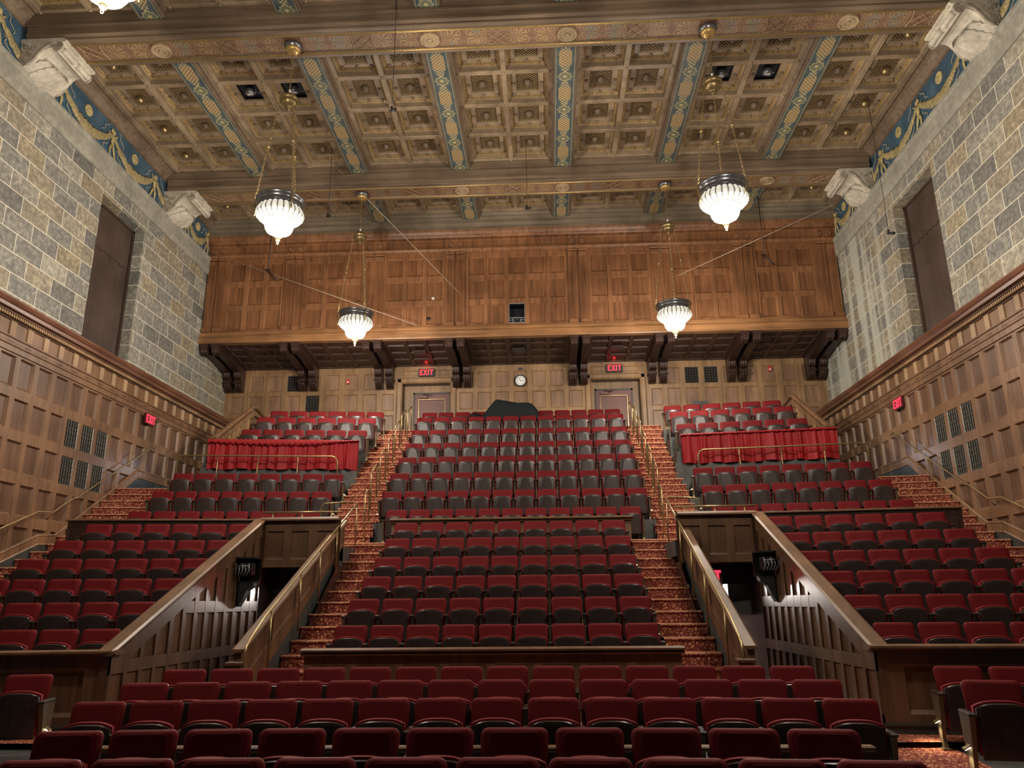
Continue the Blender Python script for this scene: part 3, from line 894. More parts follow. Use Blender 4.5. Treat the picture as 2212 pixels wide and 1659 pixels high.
# ---------------------------------------------------------------- ceiling
CE = empty('ceiling', kind='structure', label='coffered gilded wood ceiling with painted beams and ribs', cat='ceiling')
BEAMS = [7.95, 14.58, 21.26]
ZC = 14.80
def beam(y):
    half = [(0.20, ZC + .3), (.62, ZC + .3), (.62, 14.52), (.655, 14.50), (.655, 14.44), (.60, 14.42), (.60, 14.30), (.62, 14.28), (.62, 14.22), (.545, 14.18), (.545, 14.13), (.52, 14.115), (.40, 14.115), (.385, 14.10), (.33, 14.10), (.31, 14.13), (.30, 14.15)]
    m = MB()
    half = [(a * .84, b) for a, b in half]
    pts = half + [(-a, b) for a, b in reversed(half)]
    m.prism(pts, lambda a, z: (-XW + .1, y + a, z), lambda a, z: (XW - .1, y + a, z), 0)
    ob = m.build('beam', M['beam'], CE)
    m = MB()
    for q in (-1, 1):
        m.tube([(-XW + .1, y + q * .298, 14.105), (XW - .1, y + q * .298, 14.105)], .026, 8, 0)
    m.build('gilt_fillet', M['gold'], ob)
    m = MB()
    m.box(-XW + .6, -.258, -.01, XW - .6, .258, .01)
    m.build('painted_soffit_band', M['strip'], ob, (0, y, 14.145))
    return ob
def rosette(ob, x, y):
    m = MB()
    m.lathe([(.225, .0), (.225, -.04), (.215, -.06), (.19, -.06), (.175, -.03), (.135, -.03), (.125, -.055), (.095, -.055), (.085, -.03), (.06, -.03), (.045, -.07), (.0, -.08)], 28, (x, y, 14.135), 0, False)
    m.build('rosette', M['rosette'], ob)
def star(ob, x, y):
    m = MB(); z = 14.128
    w, h = .26, .25
    out = [(-w, -h), (-.10, -h * .86), (.10, -h * .86), (w, -h), (w * .86, -.09), (w * .86, .09), (w, h), (.10, h * .86), (-.10, h * .86), (-w, h), (-w * .86, .09), (-w * .86, -.09)]
    n = len(out)
    for i in range(n):
        p, q = out[i], out[(i + 1) % n]
        m.tube([(x + p[0], y + p[1], z), (x + q[0], y + q[1], z)], .013, 4, 0, False)
    for p, q in (((-.10, -h * .86), (w * .86, .09)), ((.10, -h * .86), (-w * .86, .09)), ((-.10, h * .86), (w * .86, -.09)), ((.10, h * .86), (-w * .86, -.09))):
        m.tube([(x + p[0], y + p[1], z), (x + q[0], y + q[1], z)], .011, 4, 0, False)
    m.build('star_motif', M['lattice'], ob)
for y in BEAMS:
    ob = beam(y)
    for k in (-7.8, -1.56, 1.56, 7.8): rosette(ob, k, y)
    for k in (-9.4, -6.24, -3.12, 0, 3.12, 6.24, 9.4): star(ob, k, y)

RIBX = [-7.80, -4.68, -1.56, 1.56, 4.68, 7.80]
GAPS = [(8.46, 14.06), (15.10, 20.74), (21.78, 23.88)]
for (a, b) in GAPS:
    for x in RIBX:
        m = MB(); L = (b - a) / 2
        pr = [(-.36, .42), (-.36, .29), (-.33, .27), (-.33, .20), (-.30, .18), (-.30, .03), (-.28, .0), (.28, .0), (.30, .03), (.30, .18), (.33, .20), (.33, .27), (.36, .29), (.36, .42)]
        m.prism(pr, lambda u, z: (u, -L, z), lambda u, z: (u, L, z))
        ob = m.build('rib', M['beam'], CE, (x, (a + b) / 2, 14.52))
        m = MB()
        m.box(-.262, -L + .01, -.006, .262, L - .01, .004)
        m.build('painted_rib_band', M['rib'], ob)

# coffers: one prototype, copied
CW, CL = 1.06, 1.205
def coffer_meshes():
    m = MB()
    def ring(ix, z): return [(-CW / 2 + ix, -CL / 2 + ix, z), (CW / 2 - ix, -CL / 2 + ix, z), (CW / 2 - ix, CL / 2 - ix, z), (-CW / 2 + ix, CL / 2 - ix, z)]
    rs = [ring(-.0, 0), ring(.0, .10), ring(.025, .10), ring(.035, .125)]
    m.loft(rs, 0)
    m.loft([ring(.035, .125), ring(.095, .17)], 1)
    m.loft([ring(.095, .17), ring(.105, .155), ring(.215, .155), ring(.225, .175), ring(.245, .175), ring(.25, .235)], 0)
    m.quad(*ring(.25, .33), 2)
    m.loft([ring(.25, .235), ring(.25, .33)], 2)
    # egg-and-dart bumps
    for sx, L, other in ((0, CW, CL), (1, CL, CW)):
        n = 15
        for k in range(n):
            t = -L / 2 + .10 + (L - .2) * k / (n - 1)
            for q in (-1, 1):
                e = other / 2 - .065
                p = (t, q * e) if sx == 0 else (q * e, t)
                m.ball((p[0], p[1], .142), .026, 4, 3, (1, 1, 1))
    # bosses on the flat frame
    ex, ey = CW / 2 - .16, CL / 2 - .16
    for p in ((-ex, -ey), (0, -ey), (ex, -ey), (-ex, 0), (ex, 0), (-ex, ey), (0, ey), (ex, ey)):
        m.lathe([(.0, .105), (.030, .112), (.045, .135), (.048, .157)], 8, (p[0], p[1], 0), 4)
    fr = m
    l = MB()
    hx, hy = CW / 2 - .25, CL / 2 - .25
    stp = .088; wd = .0075
    for dirn in (1, -1):
        c = -(hx + hy)
        while c < hx + hy:
            # line x*dirn - y*(hx/hy)... use 45 degree-ish diagonals
            pts = []
            for (x, y) in ((-hx, (-hx * dirn - c)), (hx, (hx * dirn - c)), ((-hy + c) * dirn, -hy), ((hy + c) * dirn, hy)):
                if -hx - 1e-6 <= x <= hx + 1e-6 and -hy - 1e-6 <= y <= hy + 1e-6: pts.append((x, y))
            pts = sorted(set((round(x, 5), round(y, 5)) for x, y in pts))
            if len(pts) >= 2 and math.dist(pts[0], pts[-1]) > .03:
                (x0, y0), (x1, y1) = pts[0], pts[-1]
                dx, dy = x1 - x0, y1 - y0; L = math.hypot(dx, dy); nx, ny = -dy / L * wd, dx / L * wd
                z0, z1 = (.205, .222) if dirn > 0 else (.212, .229)
                r0 = [(x0 + nx, y0 + ny, z0), (x0 - nx, y0 - ny, z0), (x0 - nx, y0 - ny, z1), (x0 + nx, y0 + ny, z1)]
                r1 = [(x1 + nx, y1 + ny, z0), (x1 - nx, y1 - ny, z0), (x1 - nx, y1 - ny, z1), (x1 + nx, y1 + ny, z1)]
                l.loft([r0, r1], 0, True, False)
            c += stp
    b = MB()
    b.lathe([(.0, .06), (.035, .065), (.05, .09), (.075, .11), (.10, .16), (.095, .19), (.06, .205)], 12, (0, 0, 0), 0, True, flute=lambda k, z: .06 * (k % 2))
    d = MB()
    d.lathe([(.0, .0), (.05, .015), (.085, .06), (.09, .10), (.06, .16), (.045, .205)], 16, (0, 0, 0), 0)
    return fr, l, b, d
fr, la_, bo, dm = coffer_meshes()
F0 = fr.build('coffer', [M['gilt'], M['goldmould'], M['void'], M['goldmould'], M['beam']], CE)
L0 = la_.build('lattice', M['lattice'], F0)
B0 = bo.build('boss', M['beam'], F0)
D0 = dm.build('gilt_bulb', M['brass'], F0)
BAYC = [-9.24, -6.24, -3.12, 0.0, 3.12, 6.24, 9.24]
YN = [[(12.65, 14.0)], [(15.30, 16.66), (16.66, 18.0), (18.0, 19.36), (19.36, 20.71)], [(22.44, 23.80)]]
first = [True]
SPOTS = []
used_templates = [F0, L0, B0, D0]
grid = MB()
def strip_box(x0, y0, x1, y1): grid.bbox(x0, y0, ZC - .03, x1, y1, ZC + .12, .012)
for gi, cells in enumerate(YN):
    for bi, xb in enumerate(BAYC):
        hw = 1.20
        for sx in (-1, 1):
            for ri, (a, b) in enumerate(cells):
                x, y = xb + sx * .597, (a + b) / 2
                c = F0.copy(); COL.objects.link(c); c.parent = CE; c.location = (x, y, ZC)
                spot = gi == 1 and ri == 1 and bi in (1, 5)
                if spot: SPOTS.append((x, y)); continue
                q = L0.copy(); COL.objects.link(q); q.parent = c
                outer = (bi == 0 and sx < 0) or (bi == 6 and sx > 0)
                q = (D0 if outer else B0).copy(); COL.objects.link(q); q.parent = c
        # bars of this bay
        y0, y1 = cells[0][0], cells[-1][1]
        strip_box(xb - .068, y0, xb + .068, y1)
        for e in (-1, 1): strip_box(xb + e * 1.20 - .075, y0, xb + e * 1.20 + .075, y1)
        for yy in [c[0] for c in cells] + [y1]:
            grid.bbox(xb - 1.27, yy - .075, ZC - .031, xb + 1.27, yy + .075, ZC + .12, .012)
            for e in (-1, 0, 1):
                grid.ball((xb + e * 1.16, yy, ZC - .03), .055, 6, 0, (1, 1, .6))
for o in (D0, B0, L0, F0): bpy.data.objects.remove(o)
grid.build('coffer_bars', M['gilt'], CE)
m = MB()
m.quad((-XW, -3, 15.25), (XW, -3, 15.25), (XW, YB, 15.25), (-XW, YB, 15.25), 1)
m.box(-XW, 6.0, ZC, XW, 7.2, ZC + .1)
m.quad((-XW, -3, ZC + .04), (XW, -3, ZC + .04), (XW, 7.3, ZC + .04), (-XW, 7.3, ZC + .04))
m.quad((-XW, 8.5, ZC + .04), (XW, 8.5, ZC + .04), (XW, 12.62, ZC + .04), (-XW, 12.62, ZC + .04))
m.build('ceiling_boards', [M['gilt'], M['dark']], CE)
# grey mouldings between the last coffers and the booth
m = MB()
prof = [(23.84, 15.0), (23.84, 14.74), (23.87, 14.73), (23.89, 14.66), (23.89, 14.58), (23.92, 14.56), (23.93, 14.48), (23.92, 14.46), (23.92, 14.38), (23.95, 14.36), (23.96, 14.28), (23.95, 14.26), (23.95, 14.18), (24.3, 14.18), (24.3, 15.0)]
m.prism(prof, lambda y, z: (-XW, y, z), lambda y, z: (XW, y, z))
m.build('back_moulding', M['greywood'], CE)
for (a, b, f) in ((14.06, 0, -1), (15.10, 0, 1), (20.74, 0, -1), (21.78, 0, 1)):
    m = MB()
    m.box(-XW, min(a, a + f * .04), 14.52, XW, max(a, a + f * .04), 15.0)
    if f > 0: m.box(-XW, a, 14.80, XW, a + (.60 if a > 20 else .16), 14.86)
    m.build('beam_side_board', M['beam'], CE)
# ================================================================ seats
def seat_meshes():
    def lean(z): return -.105 + (z - .40) / .46 * .105
    # backrest: red cushion slab with rounded top corners, on a thin dark back shell
    def outline(w0, w1, z0, z1, r, n=5):
        pts = [(-w0 / 2, z0), (w0 / 2, z0)]
        for k in range(n + 1):
            a = math.pi / 2 * k / n
            pts.append((w1 / 2 - r + r * math.cos(a), z1 - r + r * math.sin(a)))
        for k in range(n + 1):
            a = math.pi / 2 + math.pi / 2 * k / n
            pts.append((-w1 / 2 + r + r * math.cos(a), z1 - r + r * math.sin(a)))
        return pts
    def slab(mb, o, ycen, layers, mats, yf):
        """layers: (inset, y offset); o outline (x,z)"""
        cx = 0; cz = sum(p[1] for p in o) / len(o)
        rings = []
        for ins, dy in layers:
            r = []
            for x, z in o:
                dx, dz = x - cx, z - cz
                L = math.hypot(dx, dz)
                k = max(0, (L - ins * 1.25) / L)
                xx, zz = cx + dx * k, cz + dz * k
                r.append((xx, yf(xx, zz) + dy, zz))
            rings.append(r)
        for i in range(len(rings) - 1):
            mb.loft(rings[i:i + 2], mats[i], True, False, True)
        mb.add(rings[0], [tuple(range(len(o)))], mats[0], True)
        mb.add(rings[-1], [tuple(range(len(o) - 1, -1, -1))], mats[-1], True)
    b = MB()
    o = outline(.475, .508, .36, .86, .055)
    slab(b, o, 0, [(.055, -.058), (.022, -.052), (.008, -.043), (.0, -.032), (.0, -.024), (.003, -.012), (.004, .004), (.010, .010)], [0, 0, 0, 1, 1, 2, 2, 2], lambda x, z: lean(z) + .10 * (x * x) * 1.2 - .006)
    # seat flipped up: cushion (red rim) and its dark underside shell facing the stage
    def sy(x, z): return -.262 + (z - .20) / .46 * .016
    def arch(w, z0, z1, rise, r, n=10):
        pts = [(-w / 2 * .97, z0), (w / 2 * .97, z0)]
        for k in range(n + 1):
            t = k / n
            x = w / 2 * (1 - 2 * t)
            z = z1 + rise * (1 - (abs(2 * t - 1)) ** 2.9)
            pts.append((x, z))
        return pts
    c = MB()
    slab(c, arch(.480, .235, .652, .050, .04), 0, [(.03, .005), (.004, .010), (.0, .022), (.0, .050), (.012, .085), (.06, .10)], [0, 1, 0, 0, 0, 0], sy)
    s = MB()
    slab(s, arch(.448, .20, .632, .048, .04), 0, [(.10, .0), (.04, .0), (.006, .004), (.0, .016), (.0, .03)], [0, 0, 0, 0, 0], lambda x, z: sy(x, z) - .030 * (1 - (x / .225) ** 2) - .004)
    st = MB()
    st.loft([[(-.016, -.20, 0), (.016, -.20, 0), (.016, -.06, 0), (-.016, -.06, 0)], [(-.016, -.185, .1), (.016, -.185, .1), (.016, -.08, .1), (-.016, -.08, .1)],
             [(-.018, -.235, .42), (.018, -.235, .42), (.018, -.05, .42), (-.018, -.05, .42)], [(-.02, -.29, .565), (.02, -.29, .565), (.02, .0, .60), (-.02, .0, .60)]], 0, True, True)
    st.box(-.035, -.21, 0, .035, -.05, .015)
    a = MB()
    a.bbox(-.034, -.33, .565, .034, -.03, .605, .014)
    en = MB()                                                # row-end standard: wider ornamental panel
    en.loft([[(-.022, -.24, 0), (.022, -.24, 0), (.022, -.06, 0), (-.022, -.06, 0)], [(-.018, -.20, .12), (.018, -.20, .12), (.018, -.08, .12), (-.018, -.08, .12)],
             [(-.022, -.26, .34), (.022, -.26, .34), (.022, -.03, .34), (-.022, -.03, .34)], [(-.024, -.31, .565), (.024, -.31, .565), (.024, .01, .60), (-.024, .01, .60)]], 0, True, True)
    en.box(-.04, -.25, 0, .04, -.05, .018)
    al = MB()
    al.loft([[(-.02, -.045, .30), (.0, -.045, .30), (.0, .045, .30), (-.02, .045, .30)], [(.055, -.045, .262), (.055, -.045, .25), (.055, .045, .25), (.055, .045, .262)]], 0, True, True)
    al.quad((.0, -.04, .272), (.05, -.04, .247), (.05, .04, .247), (.0, .04, .272), 1)
    def mesh(mb, name, mats):
        ob = mb.build(name, mats); me = ob.data
        bpy.data.objects.remove(ob)
        return me
    return dict(back=mesh(b, 'backrest', [M['velvet'], M['piping'], M['shell']]), seat=mesh(c, 'seat', [M['velvet'], M['piping']]), shell=mesh(s, 'seat_shell', M['shell']),
                std=mesh(st, 'standard', M['standard']), arm=mesh(a, 'armrest', M['arm']), end=mesh(en, 'end_standard', M['standard']), light=mesh(al, 'step_light', [M['oldbrass'], M['steplamp']]))
SM = seat_meshes()
PITCH = .56

def inst(name, me, parent, loc=(0, 0, 0), rz=0):
    o = bpy.data.objects.new(name, me); COL.objects.link(o)
    o.parent = parent; o.location = loc
    if rz: o.rotation_euler = (0, 0, rz)
    return o

N_SEAT = [0]
def seat(x, y, z, rz, label, group, scale=1.0, pitch=PITCH, ends=(False, False), last=False, lights=(False, False)):
    r = empty('folding_seat', (x, y, z), rz, label, 'seat', group)
    if scale != 1.0: r.scale = (scale,) * 3
    N_SEAT[0] += 1
    inst('backrest', SM['back'], r)
    s = inst('seat', SM['seat'], r)
    inst('seat_shell', SM['shell'], s)
    h = pitch / 2 / scale
    sides = [(-h, ends[0], lights[0])] + ([(h, ends[1], lights[1])] if last else [])
    for i, (dx, e, lt) in enumerate(sides):
        st = inst('standard', SM['end'] if e else SM['std'], r, (dx, 0, 0))
        inst('armrest', SM['arm'], st)
        if lt:
            sgn = -1 if i == 0 else 1
            l = inst('step_light', SM['light'], st, (sgn * .02, -.16, .02), 0 if sgn > 0 else math.pi)
            lamp('step_lamp', (sgn * .085, -.16, .255), POWER_AISLE, (1.0, .80, .50), .02, st, 'SPOT', spot=(math.radians(130), .6))
    return r

ORD = ['first', 'second', 'third', 'fourth', 'fifth', 'sixth', 'seventh', 'eighth', 'ninth', 'tenth', 'eleventh', 'twelfth', 'thirteenth', 'fourteenth']
STUFF = []                                                   # far seats, too many to count one by one

def seat_row(centres, block, row_txt, group, scale=1.0, pitch=PITCH, stuff=False, lights=(False, False), skip=()):
    """centres: list of (x, y, z, rz) from left to right"""
    n = len(centres)
    for i, (x, y, z, rz) in enumerate(centres):
        if i in skip: continue
        if stuff:
            STUFF.append((x, y, z, rz, scale, pitch, i == 0, i == n - 1)); continue
        if i < (n + 1) // 2: pos = '%s from left' % ORD[i] if i else 'leftmost'
        else: pos = '%s from right' % ORD[n - 1 - i] if i < n - 1 else 'rightmost'
        seat(x, y, z, rz, 'red folding seat, %s, %s, %s' % (pos, row_txt, block), group, scale, pitch, (i == 0, i == n - 1), i == n - 1, (lights[0] and i == 0, lights[1] and i == n - 1))

XC = .075
def straight(n, left, y, ztop, R=None, pitch=PITCH):
    out = []
    for i in range(n):
        x = left + pitch * (i + .5)
        if R: dy = -(x - XC) ** 2 / (2 * R); rz = -(x - XC) / R * -1 * -1
        else: dy, rz = 0, 0
        out.append((x, y + dy, ztop - SH, -(x - XC) / R if R else 0))
    return out

# front floor block
rows = [(10, -2.52, 0), (11, -3.03, 1), (14, -3.85, 2), (14, -3.86, 3), (14, -3.84, 4)]
names = ['front row', 'second row', 'third row', 'fourth row', 'fifth row']
for (n, left, k), nm in zip(rows, names):
    y, z = F_ROWS[k]
    cs = straight(n, left, y + .11, z, 34)
    cs = [(x, yy, max(0, z - SH), r) for (x, yy, _, r) in cs]
    seat_row(cs, 'front floor block', nm, 'seats of the front floor block')
# lower centre block
rown = ['bottom row', 'second row up', 'third row up', 'fourth row up', 'fifth row up', 'top row']
for k, (y, z) in enumerate(C_ROWS):
    seat_row(straight(9, -2.475, y, z), 'lower centre block', rown[k], 'seats of the lower centre block', lights=(k < 5, k < 5))
# upper centre block
rown2 = ['bottom row', 'second row up', 'third row up', 'fourth row up', 'fifth row up', 'sixth row up', 'seventh row up', 'top row']
for k, (y, z) in enumerate(D_ROWS):
    n, left = (11, -3.04) if k == 0 else (12, -3.325)
    seat_row(straight(n, left, y, z), 'upper centre block', rown2[k], 'seats of the upper centre block', stuff=k >= 5, lights=(0 < k < 5, 0 < k < 5), skip=range(4, 7) if k == 7 else ())
def fan_row(s, n, xin, y0, ztop, pitch, scale=1.0):
    """n seats from the inner end outwards, returned left to right"""
    out = []
    ca = math.cos(math.radians(7.5))
    for i in range(n):
        x = xin + pitch * ca * (i + .5)
        out.append((s * x, fan_y(y0, x), ztop - SH * scale, -s * math.radians(7.5)))
    return out if s > 0 else out[::-1]
for s, side in ((-1, 'left'), (1, 'right')):
    for k, (y, z) in enumerate(LA_ROWS):
        xin = 5.02 if s < 0 else 5.13
        n = 6
        sk = ()
        if k == 0: sk = (0, 1) if s < 0 else (4, 5)
        if k == 1: sk = (0,) if s < 0 else (5,)
        seat_row(fan_row(s, n, xin, y, z, .553), 'lower %s side block' % side, rown[k], 'seats of the lower %s side block' % side, skip=sk)
    for k, (y, z) in enumerate(LB_ROWS):
        seat_row(fan_row(s, 8, 4.56 if s < 0 else 4.70, y, z, .557), 'upper %s side block' % side, ['bottom row', 'middle row', 'top row'][k], 'seats of the upper %s side block' % side, lights=(False, k > 0) if s < 0 else (k > 0, False))
    for k, (y, z) in enumerate(LW_ROWS):
        seat_row(fan_row(s, 6, 4.32 if s < 0 else 4.60, y, z, .605, 1.085), '%s wing block behind the red curtain' % side, ['bottom row', 'middle row', 'top row'][k], 'seats of the %s wing block' % side, 1.085, .605, stuff=k > 0)
# seats on the flat floor at either side
for s, side, spots in ((-1, 'left', [(-5.22, 9.36), (-5.80, 9.25), (-5.86, 8.45)]), (1, 'right', [(5.62, 9.80), (6.19, 9.68), (5.10, 8.12), (5.66, 8.02)])):
    for i, (x, y) in enumerate(spots):
        txt = {(-1, 0): 'red folding seat with tan end standard and lit step light by the left parapet', (-1, 1): 'red folding seat cut by the left picture edge beside the lit end seat',
               (-1, 2): 'red folding seat cut by the left picture edge, in front of its neighbours',
               (1, 0): 'red folding seat with lit step light nearest the right parapet front', (1, 1): 'red folding seat against the right parapet, outer one of the pair',
               (1, 2): 'red folding seat with lit step light, foremost on the right floor', (1, 3): 'red folding seat at the bottom right corner of the picture'}[(s, i)]
        end = (i == 0 or (s > 0 and i == 2))
        seat(x, y, .13, -s * math.radians(11), txt, 'seats on the flat floor beside the aisles', 1.02, PITCH, (end and s > 0, end and s < 0), s < 0 or not end, (end and s > 0, end and s < 0))

# the remaining far seats as one mass
if STUFF:
    mb = MB(); mats = [M['velvet'], M['piping'], M['shell'], M['standard'], M['arm']]
    remap = {'back': (0, 1, 2), 'seat': (0, 1), 'shell': (2,), 'std': (3,), 'end': (3,), 'arm': (4,)}
    def put(key, T):
        me = SM[key]
        b = len(mb.v)
        mb.v.extend(tuple(T @ v.co) for v in me.vertices)
        for p in me.polygons:
            mb.f.append([b + i for i in p.vertices]); mb.m.append(remap[key][p.material_index]); mb.s.append(p.use_smooth)
    for (x, y, z, rz, scl, pitch, fst, lst) in STUFF:
        T = Matrix.Translation((x, y, z)) @ Matrix.Rotation(rz, 4, 'Z') @ Matrix.Scale(scl, 4)
        for k in ('back', 'seat', 'shell'): put(k, T)
        h = pitch / 2 / scl
        for dx in ([-h, h] if lst else [-h]):
            Q = T @ Matrix.Translation((dx, 0, 0))
            put('std', Q); put('arm', Q)
    o = mb.build('far_folding_seats', mats)
    tag(o, 'remaining red folding seats of the furthest rows under the booth', 'seats', 'folding seats of the back rows', 'stuff')

# ================================================================ chandeliers
def chandelier_meshes():
    D = {}
    m = MB()                                                  # canopy
    m.lathe([(.0, .0), (.20, .0), (.205, -.03), (.19, -.07), (.15, -.11), (.12, -.13), (.0, -.13)], 24, (0, 0, 0), 0)
    m.lathe([(.155, -.09), (.165, -.12), (.13, -.17), (.085, -.19), (.055, -.185), (.05, -.20), (.0, -.21)], 24, (0, 0, 0), 1, True, flute=lambda k, z: .05 * (k % 2))
    D['canopy'] = (m, [M['patina'], M['gold']])
    def chain(p, q, link=.062, r=.0075):
        mb = MB(); p, q = Vector(p), Vector(q); L = (q - p).length; d = (q - p).normalized()
        a = d.cross(Vector((.3, .9, .1))).normalized(); b = d.cross(a)
        n = int(L / (link * .78))
        for i in range(n):
            c = p + d * (L * (i + .5) / n); w = a if i % 2 else b
            pts = []
            for k in range(7):
                t = 2 * math.pi * k / 6
                pts.append(c + d * (math.cos(t) * link / 2) + w * (math.sin(t) * .019))
            mb.tube(pts, r, 4, 0, True, False)
        return mb
    D['hang_chain'] = (chain((0, 0, -.2), (0, 0, -1.22)), [M['oldbrass']])
    m = MB()
    m.tube([(0, 0, -1.20), (.0, .0, -1.25), (0, 0, -1.30)], [.035, .02, .03], 8, 1)
    m.lathe([(.0, -1.28), (.05, -1.29), (.06, -1.33), (.17, -1.37), (.205, -1.42), (.20, -1.46), (.17, -1.48), (.18, -1.50), (.16, -1.56), (.11, -1.61), (.05, -1.64), (.04, -1.67), (.05, -1.69), (.03, -1.72), (.0, -1.73)], 24, (0, 0, 0), 0, True, flute=lambda k, z: (.05 * (k % 2)) if -1.62 < z < -1.49 else 0)
    for t in (75, 190, 315):
        a = math.radians(t); m.ball((.195 * math.cos(a), .195 * math.sin(a), -1.46), .03, 6, 0)
    D['crown'] = (m, [M['oldbrass'], M['white']])
    for i, t in enumerate((75, 190, 315)):
        a = math.radians(t)
        p = (.195 * math.cos(a), .195 * math.sin(a), -1.49); q = (.545 * math.cos(a), .545 * math.sin(a), -4.02)
        mb = chain(p, q)
        f = .475; c = [p[j] + (q[j] - p[j]) * f for j in range(3)]
        mb.lathe([(.0, .05), (.02, .045), (.045, .03), (.04, .0), (.02, -.03), (.0, -.04)], 8, c)
        D['side_chain_%d' % i] = (mb, [M['brass']])
    m = MB()                                                  # dark metal band with three scrolled lugs
    m.lathe([(.475, -3.96), (.515, -3.965), (.52, -3.99), (.495, -4.02), (.47, -4.06), (.465, -4.12), (.475, -4.13), (.47, -4.15), (.44, -4.17), (.43, -4.19), (.40, -4.19), (.42, -4.10), (.455, -3.99), (.475, -3.96)], 40, (0, 0, 0), 0)
    for t in (75, 190, 315):
        a = math.radians(t); ca, sa = math.cos(a), math.sin(a)
        R = lambda r, z: (r * ca, r * sa, z)
        m.tube([R(.545, -4.0), R(.56, -4.07), R(.53, -4.13), R(.55, -4.17), R(.51, -4.22), R(.52, -4.30), R(.53, -4.36)], [.012, .02, .016, .022, .02, .016, .01], 6, 1)
        m.ball(R(.555, -4.03), .022, 6, 1)
    for k in range(14):
        a = 2 * math.pi * k / 14
        m.ball((.475 * math.cos(a), .475 * math.sin(a), -4.09), .014, 4, 1)
    D['metal_band'] = (m, [M['patina'], M['oldbrass']])
    m = MB()                                                  # ribbed glass dish
    n = 96
    prof = [(.43, -4.16), (.475, -4.24), (.50, -4.31), (.485, -4.36), (.43, -4.42), (.365, -4.47), (.325, -4.49), (.315, -4.50)]
    rings = []
    for r, z in prof:
        rings.append([((r + (.012 if k % 4 in (1, 2) else -.006) * (1 if z > -4.48 else 0)) * math.cos(2 * math.pi * k / n), (r + (.012 if k % 4 in (1, 2) else -.006) * (1 if z > -4.48 else 0)) * math.sin(2 * math.pi * k / n), z) for k in range(n)])
    for i in range(len(rings) - 1):
        for k in range(n):
            j = (k + 1) % n
            m.add([rings[i][k], rings[i][j], rings[i + 1][j], rings[i + 1][k]], [(0, 1, 2, 3)], 1 if k % 4 == 3 else 0)
    D['glass_dish'] = (m, [M['glass_dish'], M['glass_line']])
    m = MB()
    m.lathe([(.322, -4.49), (.326, -4.52), (.30, -4.56), (.285, -4.64), (.245, -4.71), (.16, -4.745), (.0, -4.75)], 32, (0, 0, 0), 0)
    D['globe'] = (m, [M['globe']])
    m = MB()
    m.lathe([(.0, -4.73), (.115, -4.74), (.12, -4.755), (.10, -4.77), (.085, -4.81), (.06, -4.85), (.035, -4.88), (.05, -4.90), (.03, -4.92), (.02, -4.94)], 16, (0, 0, 0), 0, True, flute=lambda k, z: .06 * (k % 2))
    m.tube([(.022 * math.cos(t * .785), 0, -4.965 + .026 * math.sin(t * .785)) for t in range(9)], .007, 5, 0, True, False)
    D['finial'] = (m, [M['oldbrass']])
    out = {}
    for k, (mb, mats) in D.items():
        ob = mb.build(k, mats); out[k] = ob.data; bpy.data.objects.remove(ob)
    return out
CM = chandelier_meshes()
def chandelier(x, y, label):
    r = empty('chandelier', (x, y, 14.10), 0, label, 'chandelier', 'bronze and glass chandeliers')
    for k in ('canopy', 'hang_chain', 'crown'): inst(k, CM[k], r)
    for i in range(3): inst('side_chain', CM['side_chain_%d' % i], r)
    b = inst('metal_band', CM['metal_band'], r)
    g = inst('glass_dish', CM['glass_dish'], r); inst('globe', CM['globe'], r); inst('finial', CM['finial'], r)
    k = .58 if y > 20 else 1.0
    lamp('dish_lamp', (0, 0, -5.15), POWER_DOWN * k, (1.0, .90, .76), .16, r)
    lamp('bowl_lamp', (0, 0, -4.02), POWER_UP * (.5 + .5 * k), (1.0, .86, .66), .12, r)
    return r
for (x, y, t) in ((-4.7, 7.95, 'lit chandelier cut by the top of the picture, only its glowing tip showing'), (-4.7, 14.58, 'large lit chandelier on the near painted beam by the left stone wall'),
                  (4.7, 14.58, 'large lit chandelier on the near painted beam by the right stone wall'), (-4.7, 21.26, 'smaller-looking lit chandelier before the left half of the walnut booth'),
                  (4.7, 21.26, 'smaller-looking lit chandelier before the right half of the walnut booth'), (4.7, 7.95, 'lit chandelier just above the top edge of the picture on the right')):
    chandelier(x, y, t)

